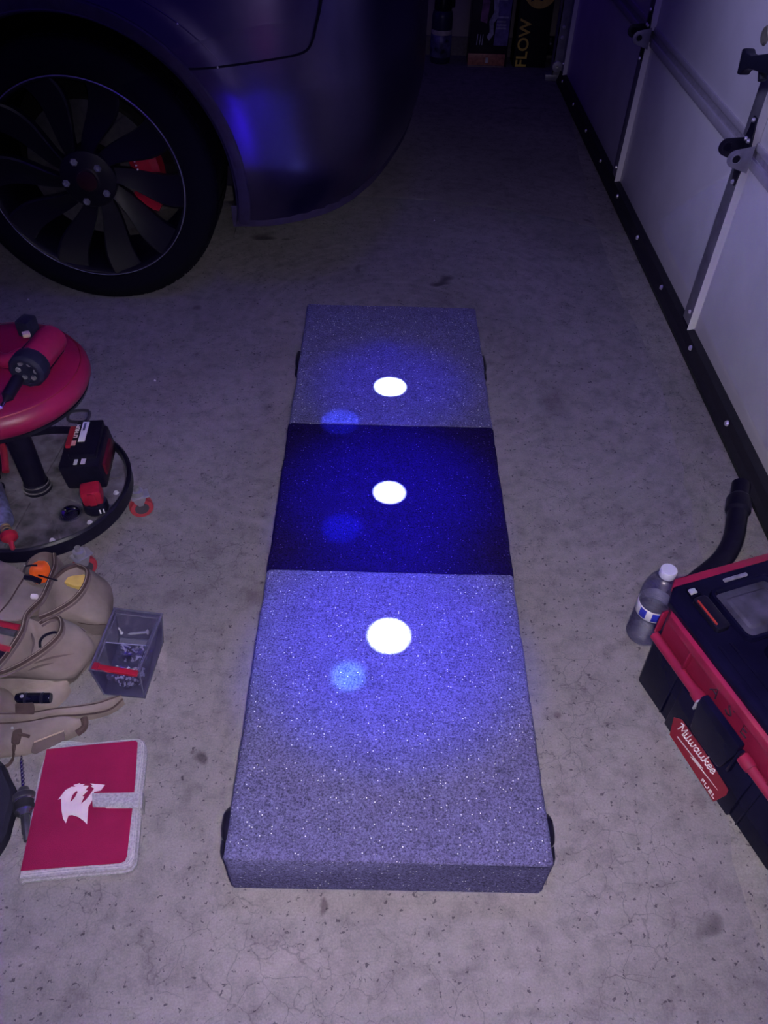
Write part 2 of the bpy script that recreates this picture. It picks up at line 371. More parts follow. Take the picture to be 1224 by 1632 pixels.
# black lock handle on the second section
hm = mat('handle_black', (.010, .010, .026), .5)
a = PX(1186, 98, .83); b = PX(1240, 102, .84)
hc = b
mb = MB(); M = frame(a, (b-a), z=(-1, 0, 0))
L = (b-a).length
mb.loft([[M @ Vector((x, sy_*hh, sz*.012)) for sy_, sz in ((-1, -1), (1, -1), (1, 1), (-1, 1))] for x, hh in ((0, .026), (.018, .027), (.03, .018), (.06, .013), (L, .020), (L+.03, .028), (L+.06, .02))], True, True)
mb.build('lock_handle', hm, door, bevel=.004)
MB().tube([a+(b-a)*.75, Vector((DX, (a+(b-a)*.75).y, (a+(b-a)*.75).z-.01))], .014, 12).build('lock_spindle', hm, door)
MB().tube([a+(b-a)*.62+Vector((0, 0, -.01)), a+(b-a)*.72+Vector((0, 0, -.035))], .010, 8).build('lock_tab', hm, door, bevel=.002)
mb = MB(); q = PX(1224, 62, .895); mb.lathe([(0, .006), (.018, .005), (.022, 0)], frame((DX, q.y+.03, q.z), (0, 1, 0), z=(-1, 0, 0)), 24); mb.build('lock_escutcheon', mat('tarnished_brass', (.28, .26, .20), .5, .3), door, smooth=True)
# vertical track at the far side
tr = thing('door_track', 'galvanised vertical garage door track with bolts in the far corner', 'door track', (.90, 4.46, 0))
MB().box(.845, .849, 4.43, 4.50, .03, 2.2).build('track_face', GALV, tr)
MB().box(.845, .90, 4.43, 4.434, .03, 2.2).build('track_web', GALV, tr)
MB().box(.845, .93, 4.50, 4.504, .03, 2.2).build('track_angle', GALV, tr)
MB().box(.815, .935, 4.44, 4.505, .0, .028).build('foot_plate', GALV, tr, bevel=.002)
for z in (.20, .245, .6):
    mb = MB(); mb.lathe([(0, .009), (.008, .008), (.010, 0)], frame((.868, 4.43, z), (1, 0, 0), z=(0, -1, 0)), 10); mb.build('bolt', STEEL, tr, smooth=True)
mb = MB(); mb.lathe([(.006, -.012), (.024, -.010), (.026, 0), (.024, .010), (.006, .012)], frame((.862, 4.415, .075), (1, 0, 0), z=(0, -1, 0)), 20); mb.build('roller', STEEL, tr, smooth=True)
sn = thing('door_sensor', 'small black safety sensor near floor beside the far track', 'sensor', (.87, 4.75, 0))
MB().box(.856, .892, 4.72, 4.76, .045, .13).build('sensor_body', BLK, sn, bevel=.005)
MB().box(.865, .883, 4.755, 4.845, .055, .075).build('bracket', GALV, sn)
mb = MB(); mb.lathe([(0, .006), (.004, .005), (.006, 0)], frame((.868, 4.72, .10), (1, 0, 0), z=(0, -1, 0)), 10); mb.build('lens', CHROME, sn, smooth=True)

# ================================================================== CARPETED BOX
GREYC = carpet('grey_carpet', (.042, .038, .090), (.185, .175, .39), (.95, .95, 1))
BLKC = carpet('black_carpet', (.003, .002, .022), (.014, .0055, .105), (.10, .09, .30))  # blue lens halo put into the black carpet's base colour
bx = thing('carpeted_box', 'long low carpet-covered box with a black middle band between grey ends', 'box', (.03, 1.2, 0))
X0, X1, YA, YB, YC, YD = -.2076, .2670, .4453, .986, 1.4376, 1.969
def csec(ya, yb, ins, name, m_, dz=0.):
    # rounded section swept along y with a slightly uneven fuzzy skin
    mb = MB(); rings = []; n = max(8, int((yb-ya)/.012))
    def prof():
        r = .010; pts = []; x0, x1, H = X0+ins, X1-ins, BZ+dz; nx = 44
        for k in range(8): pts.append((x0, .002+(H-r)*k/8))
        for k in range(5): a = PI-PI/2*k/4; pts.append((x0+r+r*math.cos(a), H-r+r*math.sin(a)))
        for k in range(1, nx): pts.append((x0+r+(x1-x0-2*r)*k/nx, H))
        for k in range(5): a = PI/2-PI/2*k/4; pts.append((x1-r+r*math.cos(a), H-r+r*math.sin(a)))
        for k in range(8, -1, -1): pts.append((x1, .002+(H-r)*k/8))
        return pts
    pr = prof(); cx = (X0+X1)/2
    for i in range(n+1):
        y = ya+(yb-ya)*i/n; ring = []
        for x, z in pr:
            w_ = noise.noise(Vector((x*14, y*14, z*14)))*.0016+noise.noise(Vector((x*90, y*90, z*90)))*.0009
            f = 1+w_/.2; zz = z if z < .004 else z+w_
            ring.append(Vector((cx+(x-cx)*f, y, zz)))
        rings.append(ring)
    # rounded end lips
    for rr, yy, s_ in ((rings[0], ya, -1), (rings[-1], yb, 1)): pass
    e0 = [Vector((cx+(p.x-cx)*(1-.006/.237), ya-.004*(ya == YA), min(p.z, BZ-.004))) for p in rings[0]]
    e1 = [Vector((cx+(p.x-cx)*(1-.006/.237), yb+.004*(yb == YD), min(p.z, BZ-.004))) for p in rings[-1]]
    mb.loft([e0]+rings+[e1], True, True, closed=False)
    return mb.build(name, m_, bx, smooth=True, auto=60)
csec(YA, YB-.001, 0, 'carpet_panel', GREYC)
csec(YB+.001, YC-.001, -.001, 'carpet_panel', BLKC, -.001)['label'] = 'black carpet band'
csec(YC+.001, YD, .0, 'carpet_panel', GREYC)
# side latches / strap handles
for y in (.503, 1.735):
    for sx, xs in ((-1, X0), (1, X1)):
        mb = MB(); zc = .080; hl = .025 if y < 1 else .038
        pl = [(y-hl, zc-.012), (y-hl*.6, zc-.020), (y+hl*.6, zc-.020), (y+hl, zc-.008), (y+hl, zc+.008), (y+hl*.55, zc+.018), (y-hl*.6, zc+.018), (y-hl, zc+.010)]
        mb.loft([[Vector((xs+sx*d, y+(a_-y)*k_, zc+(b_-zc)*k_)) for a_, b_ in pl] for d, k_ in ((-.002, 1), (.006, 1), (.010, .82), (.012, .5))], True, True)
        h_ = mb.build('latch', BLK, bx, bevel=.0015)
        MB().tube([(xs+sx*.003, y-hl-.018, zc-.010), (xs+sx*.006, y-hl-.010, zc-.008), (xs+sx*.006, y-hl+.004, zc-.006)], .006, 8).build('latch_tongue', BLK, h_)

# ================================================================== CAR
PAINT = mat('grey_car_paint', (.088, .072, .165), .30, .97, var=.03, bump=0, coat=.15)
PAINT.node_tree.nodes['Principled BSDF'].inputs['Coat Roughness'].default_value = .28
CLAD = mat('dark_wheel_arch_cladding', (.028, .020, .06), .55, bump=.05)
LINER = mat('wheel_well_liner', (.006, .005, .012), .95, bump=.1)
XW, YWH, RW = -.819, 2.155, .355
car = thing('car', 'grey car with black swirl-spoke wheel and red brake caliper beside the wall', 'car', (XW, 2.9, 0))
plan = smoothpath([(-2.1, 2.16, 0), (-1.6, 2.14, 0), (-1.1, 2.13, 0), (-.6, 2.130, 0), (-.34, 2.138, 0), (-.20, 2.165, 0), (-.10, 2.225, 0), (-.02, 2.345, 0), (.045, 2.55, 0), (.10, 2.80, 0), (.135, 3.1, 0), (.135, 3.4, 0), (.09, 3.75, 0), (.0, 3.98, 0)], 10)
pd = [0]
for a, b in zip(plan, plan[1:]): pd.append(pd[-1]+(b-a).length)
# s = arclength measured so that s equals x on the flat side
s_at = min(range(len(plan)), key=lambda i: abs(plan[i].x+.6)); off = plan[s_at].x-pd[s_at]
def pl_at(s):
    t = min(max(s-off, 0), pd[-1]-1e-6); k = 0
    while pd[k+1] < t: k += 1
    f = (t-pd[k])/(pd[k+1]-pd[k]); p = plan[k].lerp(plan[k+1], f); d = (plan[k+1]-plan[k]).normalized()
    return p, Vector((d.y, -d.x, 0))   # outward normal
def body(s, z, extra=0.):
    p, nrm = pl_at(s); r = math.hypot(s-XW, z-RW)
    fl = .005*(1-min(max((r-.495)/.04, 0), 1))                     # raised arch flare
    cv = -.045*max(0, (z-.60)/.4)**1.6 - .050*max(0, (.42-z)/.17)**1.5*(1 if s > XW else .6)
    sh = .0015*math.exp(-((z-.60)/.03)**2)*(1 if s > -.46 else 0)
    p = p+nrm*(fl+cv+sh+extra); return Vector((p.x, p.y, z))
def zbot(s): return .245 if s < -.3 else .245+.05*min(1, (s+.3)/.35)
SM, S0 = pd[-1]+off-.02, -2.05; ZT = 1.15; RA = .415
thb = math.asin((.245-RW)/RA)
sa = XW+RA*math.cos(thb); sb = XW-RA*math.cos(thb)
path = []
def seg(a, b, n):
    for i in range(n): path.append((a[0]+(b[0]-a[0])*i/n, a[1]+(b[1]-a[1])*i/n))
seg((sa, .245), (SM, .295), 34); seg((SM, .295), (SM, ZT), 14); seg((SM, ZT), (S0, ZT), 60); seg((S0, ZT), (S0, .245), 12); seg((S0, .245), (sb, .245), 14); path.append((sb, .245))
path = [(s, zbot(s) if abs(z-.27) < .03 else z) for s, z in path]
N = len(path); rings = []; NR = 44
# outer target spread: angle on the arch eased so that the cells stay even
ang = []
tot = [0]
for a, b in zip(path, path[1:]): tot.append(tot[-1]+math.hypot(b[0]-a[0], b[1]-a[1]))
for i, (s, z) in enumerate(path):
    g = math.atan2(z-RW, s-XW)
    if s < XW and g < 0: g += 2*PI
    ang.append(g)
a0 = thb; a1 = PI-thb
for i in range(N): ang[i] = min(max(ang[i], a0), a1)
lin = [a0+(a1-a0)*t/tot[-1] for t in tot]
ang = [.75*a+.25*b for a, b in zip(ang, lin)]
for j in range(NR+1):
    f = (j/NR)**1.5; ring = []
    for i in range(N):
        ia = (XW+RA*math.cos(ang[i]), RW+RA*math.sin(ang[i])); o_ = path[i]
        ring.append(body(ia[0]+(o_[0]-ia[0])*f, ia[1]+(o_[1]-ia[1])*f))
    rings.append(ring)
mb = MB(); mb.loft(rings, closed=False)
o = mb.build('body_side', PAINT, car, smooth=True, auto=50)
md = o.modifiers.new('solid', 'SOLIDIFY'); md.thickness = .012; md.offset = -1
# arch cladding ring
mb = MB(); rr_ = []
for k in range(61):
    g = a0+(a1-a0)*k/60; cg, sg = math.cos(g), math.sin(g)
    def q(r, dy): return Vector((XW+r*cg, body(XW+RA*cg, RW+RA*sg).y+dy, RW+r*sg))
    rr_.append([q(.450, -.001), q(.446, -.005), q(.425, -.004), q(.412, .004), q(.404, .03), q(.404, .05), q(.43, .05)])
mb.loft(rr_, closed=True); mb.build('arch_cladding', CLAD, car, smooth=True)
# wheel well
mb = MB(); rr_ = []
for k in range(33):
    g = a0-.1+(a1-a0+.2)*k/32; cg, sg = math.cos(g), math.sin(g)
    rr_.append([Vector((XW+r*cg, y, RW+r*sg)) for r, y in ((.415, 2.16), (.415, 2.55))])
mb.loft(rr_, closed=False); mb.build('wheel_well', LINER, car)
MB().box(XW-.5, XW+.5, 2.55, 2.56, .22, .9).build('wheel_well_back', LINER, car)
# rocker, underbody and lower bumper
MB().box(-2.1, -.2, 2.40, 3.8, .26, .32).build('underbody', LINER, car)
lip = [body(sa-.01+(SM-.1-sa)*k/40, zbot(sa+(SM-.1-sa)*k/40)) for k in range(41)]
mb = MB(); mb.loft([[p+Vector((0, 0, dz))+pl_at(sa+(SM-.1-sa)*k/40)[1]*dn for dn, dz in ((.004, .05), (.006, .02), (.0, -.012), (-.05, -.012), (-.06, .03))] for k, p in enumerate(lip)], True, True)
mb.build('lower_bumper', CLAD, car, smooth=True)
# tail: roof/boot mass closing the top so the shell is not hollow
top = [body(s, ZT) for s in [S0+(SM-S0)*k/40 for k in range(41)]]
far = [Vector((max(p.x, -2.1)*.9, 4.0, ZT)) for p in top]
mb = MB(); mb.loft([top, far], closed=False); mb.build('boot_deck', PAINT, car)
# panel gaps and creases: strips laid in the skin
def onbody(x, y, e=0.):
    # pixel to body surface, by iteration on depth
    Y = 2.12
    for _ in range(6):
        p = PY(x, y, Y); Y = body(p.x, p.z).y
    return p
GAP = mat('panel_gap', (.003, .002, .010), 1., bump=0)
g1 = smoothpath([onbody(*q) for q in [(300, 110), (325, 109), (355, 106), (413, 98), (450, 92), (474, 87), (490, 79), (499, 62), (504, 40), (510, 15), (514, -15)]], 5)
MB().tube(g1, .0028, 6).build('panel_gap', GAP, car)
g2 = smoothpath([onbody(*q) for q in [(205, -12), (240, 8), (283, 37), (320, 68), (348, 97)]], 5)
MB().tube(g2, .0016, 6).build('crease_line', PAINT, car)
for x, y in ((283, 38), (347, 107)):  # small bright dots on the body skin
    p = onbody(x, y); mb = MB(); mb.lathe([(0, .002), (.0022, .0012), (.003, -.001)], frame(p+Vector((0, -.001, 0)), (1, 0, 0), z=(0, -1, .3)), 8); mb.build('body_speck', CHROME, car, smooth=True)
# ---- wheel
wh = MB
def WM(y): return frame((XW, y, RW), (1, 0, 0), z=(0, -1, 0))   # local z points to the camera side
TYRE = mat('tyre_rubber', (.0035, .0035, .009), .9, var=.1, bump=.25, spec=.15)
mb = MB(); mb.lathe([(.270, .0), (.276, .010), (.295, .016), (.320, .014), (.342, .006), (.3525, -.008), (.355, -.035), (.355, -.2), (.34, -.235), (.27, -.24)], WM(YWH+.008), 96)
tyre = mb.build('tyre', TYRE, car, smooth=True)
mb = MB()
for k in range(60):
    g = 2*PI*k/60
    M = WM(YWH+.12) @ Matrix.Rotation(g, 4, 'Z')
    mb.box(.3545, .3575, -.014, .014, .035, .095, M); mb.box(.3545, .3575, -.014, .014, -.03, .028, M)
t_ = mb.build('tread_blocks', TYRE, tyre)
t_['kind'] = 'stuff'
WBLK = mat('satin_black_alloy', (.006, .006, .011), .42, .0, var=.05, bump=.02, spec=.35)
mb = MB(); mb.lathe([(.272, -.004), (.272, .004), (.268, .006), (.262, .003), (.258, -.012), (.250, -.05), (.245, -.2), (.25, -.205)], WM(YWH+.004), 96)
rim = mb.build('wheel_rim', WBLK, car, smooth=True, auto=60)
mb = MB(); mb.lathe([(.2665, .0035), (.2695, .0062), (.2715, .0042)], WM(YWH+.0035), 96); mb.build('rim_edge', mat('worn_rim_edge', (.30, .29, .42), .45, .5), rim, smooth=True)
for k in range(10):
    g0 = 2*PI*k/10+.18
    mb = MB(); rings = []
    for j in range(15):
        t = j/14; r = .062+(.262-.062)*t
        g = g0-.42*math.sin(t*PI*.5)+.18*t*t
        wd = (.017+.028*t**1.3+.005*math.sin(t*PI))
        dz = -.030+.030*t**.7 - .012*math.sin(t*PI)
        c = Vector((r*math.cos(g), r*math.sin(g), dz)); tg = Vector((-math.sin(g), math.cos(g), 0))
        # blade: high leading edge, sunk trailing side
        rings.append([WM(YWH) @ (c+tg*a_*wd+Vector((0, 0, b_))) for a_, b_ in ((-1, -.001), (-.86, .003), (-.2, -.005), (.6, -.011), (1.0, -.013), (1.0, -.028), (-.9, -.028))])
    mb.loft(rings, True, True); mb.build('spoke', WBLK, car, smooth=True, auto=35)
mb = MB(); mb.lathe([(0, -.018), (.026, -.018), (.030, -.022), (.034, -.024), (.070, -.022), (.077, -.027), (.080, -.06)], WM(YWH), 48); hub = mb.build('wheel_hub', WBLK, car, smooth=True)
mb = MB(); mb.lathe([(0, -.0095), (.020, -.010), (.027, -.013), (.028, -.022)], WM(YWH), 32); mb.build('centre_cap', mat('centre_cap_bronze', (.035, .012, .016), .3, .4), hub, smooth=True)
for (x, y) in ((117, 259), (155, 269), (105, 293), (170, 309), (138, 322)):
    p = PY(x, y, YWH+.02); M = frame((p.x, YWH+.026, p.z), (1, 0, 0), z=(0, -1, 0))
    mb = MB(); mb.lathe([(0, .006), (.0055, .006), (.006, .008), (.0095, .008), (.0108, .005), (.0108, -.004)], M, 6); mb.build('lug_nut', mat('dull_steel_nut', (.30, .30, .36), .4, .6), hub, bevel=.0008)
mb = MB(); mb.lathe([(.075, 0), (.185, 0), (.185, -.024), (.075, -.024)], WM(YWH+.10), 64); mb.build('brake_disc', mat('brake_disc_steel', (.10, .095, .12), .45, .6), car, smooth=True)
CAL = mat('red_brake_caliper', (.34, .008, .025), .45, var=.08)
mb = MB(); rings = []
for k in range(15):
    g = -.50+.98*k/14; e = 1 if 1 < k < 13 else .7
    rings.append([WM(YWH+.055) @ Vector((r*math.cos(g), r*math.sin(g), z)) for r, z in ((.118, -.04), (.120, .0), (.135, .012*e), (.180, .014*e), (.198, .004), (.2, -.04))])
mb.loft(rings, True, True); cal = mb.build('brake_caliper', CAL, car, smooth=True, auto=30)
for k in range(5):
    p = PY(211.5+k*2.4, 252+k*6.4, YWH+.036)
    mb = MB(); mb.lathe([(0, .003), (.0022, .0028), (.0028, 0)], frame((p.x, YWH+.0415, p.z), (1, 0, 0), z=(0, -1, 0)), 8); mb.build('caliper_lettering', WHITE, cal)

# ================================================================== THINGS ALONG THE BACK WALL
yb = 4.84
# black box with yellow lettering
fb = thing('product_box', 'tall black box with yellow lettering and yellow round picture by back wall', 'box', (.80, 4.75, 0))
fx0, fx1, fy = .672, .845, 4.66
FBK = mat('black_carton', (.006, .006, .012), .6); YEL = mat('yellow_print', (.80, .60, .10), .6, var=.1, bump=0)
MB().box(fx0, fx1, fy, 4.80, .001, .62).build('carton', FBK, fb, bevel=.002)
text('lettering', 'FLOW', .080, frame((fx0+.044, fy-.0006, .112), (0, 0, 1), z=(0, -1, 0)), YEL, fb, bold=.0015, sx=1.0)
mb = MB(); mb.lathe([(0, 0), (.082, 0), (.084, -.001)], frame((fx0+.098, fy-.001, .355), (1, 0, 0), z=(0, -1, 0)), 40); rd = mb.build('round_picture', YEL, fb)
NAV = mat('dark_blue_print', (.010, .010, .05), .6, bump=0)
def flat(name, pts, z, y, m_, parent, d=-.001):
    return MB().slab([(a_, y, b_) for a_, b_ in pts], (0, d, 0)).build(name, m_, parent)
cx_, cz_ = fx0+.098, .355
flat('figure_print', [(cx_+a_, cz_+b_) for a_, b_ in ((-.05, -.02), (-.045, -.055), (-.02, -.04), (.01, -.05), (.03, -.035), (.045, -.01), (.066, .02), (.06, .07), (.02, .078), (-.02, .06), (-.045, .03), (-.02, .01))], 0, fy-.0012, NAV, fb)
flat('board_print', [(cx_+a_, cz_+b_) for a_, b_ in ((-.02, .0), (-.012, -.008), (.05, .062), (.042, .07))], 0, fy-.0024, WHITE, fb)
flat('white_tab', [(fx0+.002, .33), (fx0+.016, .33), (fx0+.016, .46), (fx0+.002, .46)], 0, fy-.0008, WHITE, fb)
# product package with pictures and an orange foot band
pk = thing('product_package', 'dark purple picture box with an orange band along its foot by back wall', 'box', (.56, 4.75, 0))
px0, px1, py = .432, .636, 4.66
MB().box(px0, px1, py, 4.79, .001, .55).build('carton', mat('dark_purple_carton', (.016, .010, .028), .4), pk, bevel=.002)
OR = mat('orange_brown_band', (.42, .17, .12), .4, var=.3)
MB().box(px0-.004, px1-.012, py-.012, py-.0005, .006, .062).build('foot_band', OR, pk, bevel=.002)
MB().box(px0-.004, px1-.012, py-.018, py-.0005, .001, .008).build('foot_edge', mat('pale_edge_card', (.22, .16, .17), .5), pk)
PUR = mat('purple_print', (.16, .13, .34), .5, var=.4, scale=30, bump=0); MAU = mat('mauve_print', (.34, .16, .28), .5, var=.4, scale=30, bump=0); GRYP = mat('grey_print', (.42, .42, .52), .5, var=.4, bump=0)
flat('picture_panel', [(px0+.125, .10), (px1-.006, .10), (px1-.006, .34), (px0+.135, .34)], 0, py-.0006, PUR, pk)
flat('picture_panel', [(px0+.045, .21), (px0+.08, .20), (px0+.088, .30), (px0+.05, .31)], 0, py-.0006, MAU, pk)
flat('picture_figure', [(px0+.10, .12), (px0+.12, .15), (px0+.115, .20), (px0+.135, .23), (px0+.13, .32), (px0+.105, .31), (px0+.112, .25), (px0+.092, .21), (px0+.098, .16), (px0+.085, .14)], 0, py-.0018, GRYP, pk)
for k, (a_, b_) in enumerate(((.205, .045), (.190, .05), (.175, .05), (.225, .06))):
    flat('text_line', [(px0+.132, a_), (px0+.132+b_, a_), (px0+.132+b_, a_+.008), (px0+.132, a_+.008)], 0, py-.0016, GRYP, pk)
for k, z in enumerate((.318, .375, .43)):
    M = frame((px1-.048, py-.0018, z), (0, 0, 1), z=(0, -1, 0))
    text('lettering', 'BOB'[k], .062, M, GRYP, pk, bold=.0015)
for x in (px0+.035, px0+.05, px0+.062):
    flat('picture_stroke', [(x, .10), (x+.004, .10), (x+.006, .15), (x+.002, .15)], 0, py-.0008, GRYP, pk)
mb = MB(); mb.box(px0+.09, px0+.104, py-.016, py-.0125, .02, .045); mb.build('foil_sticker', STEEL, pk)
# spray bottle
sb_ = thing('black_capped_bottle', 'black-capped bottle with pale and blue label by back wall', 'bottle', (.285, 4.72, 0))
mb = MB(); mb.lathe([(0, 0), (.050, 0), (.054, .006), (.054, .215), (.05, .235), (.032, .25), (0, .25)], Matrix.Translation((.285, 4.72, .001)), 32); mb.build('bottle_body', mat('dark_blue_bottle', (.02, .02, .07), .3), sb_, smooth=True)
mb = MB(); mb.lathe([(.0545, .03), (.0553, .031), (.0553, .135), (.0545, .136)], Matrix.Translation((.285, 4.72, .001)), 32, a0=PI, a1=2*PI); mb.build('label_wrap', mat('blue_label_print', (.11, .10, .24), .4, var=.8, scale=22, bump=0), sb_, smooth=True)
mb = MB(); mb.lathe([(.0555, .135), (.0558, .136), (.0558, .155), (.0555, .156)], Matrix.Translation((.285, 4.72, .001)), 32, a0=PI*1.05, a1=PI*1.9); mb.build('label_band', mat('pale_yellow_print', (.50, .45, .42), .5, bump=0), sb_, smooth=True)
mb = MB(); mb.lathe([(.033, .24), (.046, .245), (.046, .31), (.04, .318), (0, .32)], Matrix.Translation((.285, 4.72, .001)), 24); mb.build('cap', BLK, sb_, smooth=True)
MB().box(.30, .345, 4.70, 4.73, .255, .30).build('trigger', BLK, sb_, bevel=.006)
MB().tube([(.405, 4.846, .70), (.40, 4.846, .40), (.418, 4.844, .27), (.43, 4.85, .30)], .003, 6).build('hanging_cord', BLK)
tag(bpy.data.objects['hanging_cord'], 'thin dark cord hanging down the back wall behind the boxes', 'cord')

# ================================================================== TOOLBOX
TB = Vector((.491, .834, 0)); TU = Vector((.344, -.939, 0)); TV = Vector((.939, .344, 0))
TM = frame(TB, TU, z=(0, 0, 1))   # x along the front, y = z x x
TM = Matrix((TU, TV, Vector((0, 0, 1)))).transposed().to_4x4(); TM.translation = TB
tb = thing('toolbox', 'black and red plastic toolbox with marker letters on its front beside the water bottle', 'toolbox', TB+TU*.19+TV*.12)
TBK = mat('toolbox_black', (.005, .0045, .022), .26, var=.3, scale=14, bump=.03, bscale=260, spec=.12)
TRD = mat('toolbox_red', (.235, .011, .048), .42, var=.18, scale=20, bump=.1, bscale=260)
DUST = mat('dusty_black_lid', (.05, .048, .085), .5, var=.75, scale=22, bump=.1)
SL, TD = .392, .265
def tbox(n, m_, s0, s1, t0, t1, z0, z1, tx=0, ty=0, bev=.003, par=None):
    return MB().box(s0, s1, t0, t1, z0, z1, TM, tx, ty).build(n, m_, par or tb, bevel=bev)
# lower body with chamfered corners, wider at the top
def ring8(s0, s1, t0, t1, c, z): return [TM @ Vector(p+(z,)) for p in ((s0+c, t0), (s1-c, t0), (s1, t0+c), (s1, t1-c), (s1-c, t1), (s0+c, t1), (s0, t1-c), (s0, t0+c))]
MB().loft([ring8(.006, SL-.006, .006, TD, .012, .002), ring8(0, SL, 0, TD, .014, .012), ring8(-.004, SL+.004, 0, TD+.004, .014, .134), ring8(-.004, SL+.004, .004, TD+.004, .014, .138)], True, True).build('lower_body', TBK, tb, bevel=.002)
# proud centre of the front, carrying the label
tbox('front_centre_panel', TBK, .105, .285, -.006, .002, .010, .128, ty=0)
for s in (.085, .302): tbox('front_rib', TBK, s-.0015, s+.0015, -.0025, .001, .012, .13, bev=.0008)
# red band: sloping recessed panel under the top lip
MB().loft([ring8(-.004, SL+.004, .008, TD+.004, .016, .134), ring8(-.006, SL+.006, .008, TD+.006, .016, .192), ring8(-.008, SL+.008, -.004, TD+.008, .030, .200), ring8(-.008, SL+.008, -.004, TD+.008, .030, .218), ring8(-.004, SL+.004, .0, TD+.004, .030, .221)], True, True).build('upper_band', TRD, tb, bevel=.0015)
MB().tube([TM @ Vector((.006, .0, .142)), TM @ Vector((.135, -.001, .142))], .0085, 12).build('handle_rail', TRD, tb, smooth=True)
MB().tube([TM @ Vector((.262, -.001, .142)), TM @ Vector((.386, .0, .142))], .0085, 12).build('handle_rail', TRD, tb, smooth=True)
for s in (.137, .260):
    mb = MB(); mb.lathe([(0, -.011), (.0105, -.011), (.0115, 0), (.0105, .011), (0, .011)], frame(TM @ Vector((s, -.001, .142)), (0, 0, 1), z=TU), 16); mb.build('rail_knuckle', TRD, tb, smooth=True)
for s in (.004, .085, .302, .388): tbox('band_rib', TRD, s-.002, s+.002, -.002, .010, .15, .205, bev=.0008)
# marker letters on the red band
INK = mat('black_marker', (.012, .004, .02), .7, bump=0)
for s, ch, an in ((.152, 'A', -12), (.189, 'S', -6), (.226, 'E', 5)):
    M = TM @ Matrix.Translation((s, .0072, .176)) @ Matrix.Rotation(PI/2, 4, 'X') @ Matrix.Rotation(math.radians(an), 4, 'Z')
    strokes = {'A': [[(-.008, -.010), (0, .010), (.008, -.011)], [(-.005, -.003), (.006, -.003)]],
               'S': [[(.007, .008), (.001, .011), (-.006, .006), (0, .0), (.006, -.005), (0, -.011), (-.007, -.008)]],
               'E': [[(.006, .010), (-.005, .010), (-.006, -.010), (.006, -.010)], [(-.005, 0), (.004, 0)]]}[ch]
    mb = MB()
    for st in strokes: mb.tube([M @ Vector((a_, b_, 0)) for a_, b_ in (smoothpath([(p[0], p[1], 0) for p in st], 4) and [(v_.x, v_.y) for v_ in (smoothpath([(p[0], p[1], 0) for p in st], 4) if ch == 'S' else [Vector((p[0], p[1], 0)) for p in st])])], .0013, 6)
    mb.build('marker_letter', INK, tb)
# latch
lt = MB().slab([TM @ Vector((s, -.016, z)) for s, z in ((.150, .172), (.244, .172), (.246, .150), (.236, .090), (.228, .086), (.166, .086), (.158, .090), (.148, .150))], TV*.013).build('latch', TBK, tb, bevel=.003)
tbox('latch_pivot', STEEL, .145, .149, -.016, -.004, .128, .152, par=lt, bev=.001)
tbox('latch_pivot', TBK, .245, .250, -.014, -.003, .10, .16, par=lt, bev=.001)
# label with brand lettering
lab = MB().slab([TM @ Vector((s, -.0065, z)) for s, z in ((.119, .052), (.134, .069), (.20, .0695), (.264, .063), (.266, .048), (.256, .005), (.128, .008))], TV*-.001).build('label_plate', mat('label_crimson', (.25, .010, .032), .4, var=.05, bump=0), tb)
FM = lambda s, z, a=0.: TM @ Matrix.Translation((s, -.0082, z)) @ Matrix.Rotation(PI/2, 4, 'X') @ Matrix.Rotation(a, 4, 'Z')
# script lettering drawn as slanted pen strokes, one mesh per letter
LET = {'M': ([[(-.25, 1.55), (.25, 1.75)], [(.15, 1.7), (.0, .0)], [(.15, 1.7), (.55, .5), (.95, 1.7)], [(.95, 1.7), (.95, .0), (1.1, .05)]], 1.25),
 'i': ([[(0, 1), (0, .15), (.18, 0), (.3, .15)], [(0, 1.3), (.04, 1.42)]], .42), 'l': ([[(.05, 1.75), (0, .15), (.18, 0), (.3, .15)]], .42),
 'w': ([[(0, 1), (.02, .2), (.2, 0), (.42, .3), (.45, 1)], [(.45, 1), (.47, .2), (.65, 0), (.88, .4), (.9, 1), (1.05, .9)]], 1.12),
 'a': ([[(.6, .85), (.3, 1), (.02, .5), (.2, 0), (.5, .25), (.62, 1)], [(.62, 1), (.6, .15), (.75, 0), (.88, .15)]], .96),
 'u': ([[(0, 1), (.02, .2), (.2, 0), (.5, .3), (.56, 1)], [(.56, 1), (.56, .15), (.72, 0), (.86, .15)]], .93),
 'k': ([[(.05, 1.75), (0, 0)], [(.5, .95), (.05, .5), (.3, .42), (.5, .05), (.68, .1)]], .74),
 'e': ([[(.05, .5), (.45, .6), (.42, .95), (.2, 1), (0, .5), (.15, .02), (.4, .05), (.58, .25)]], .64)}
M = FM(.137, .043, .10); xx = .0; sc_ = .0128
for ch in 'Milwaukee':
    st_, adv = LET[ch]; mb = MB()
    for q_ in st_:
        pp = [Vector((x, y, 0)) for x, y in q_]
        if len(pp) > 2 and ch != 'M': pp = smoothpath(pp, 4)
        mb.tube([M @ Vector(((xx+p.x+.28*p.y)*sc_*1.03, p.y*sc_, 0)) for p in pp], .00125, 6, flat=.8)
    mb.build('letter', WHITE, lab); xx += adv
text('lettering', 'FUEL', .0125, FM(.236, .0150, .02), WHITE, lab, shear=.1, bold=.0002, sx=1.2, spacing=1.15)
M = FM(0, 0)
MB().slab([M @ Vector((a_, b_, 0)) for a_, b_ in ((.143, .0265), (.190, .0325), (.182, .0265), (.252, .0385), (.205, .0335), (.212, .0385), (.143, .0290))], TV*-.0006).build('underline_bolt', WHITE, lab)
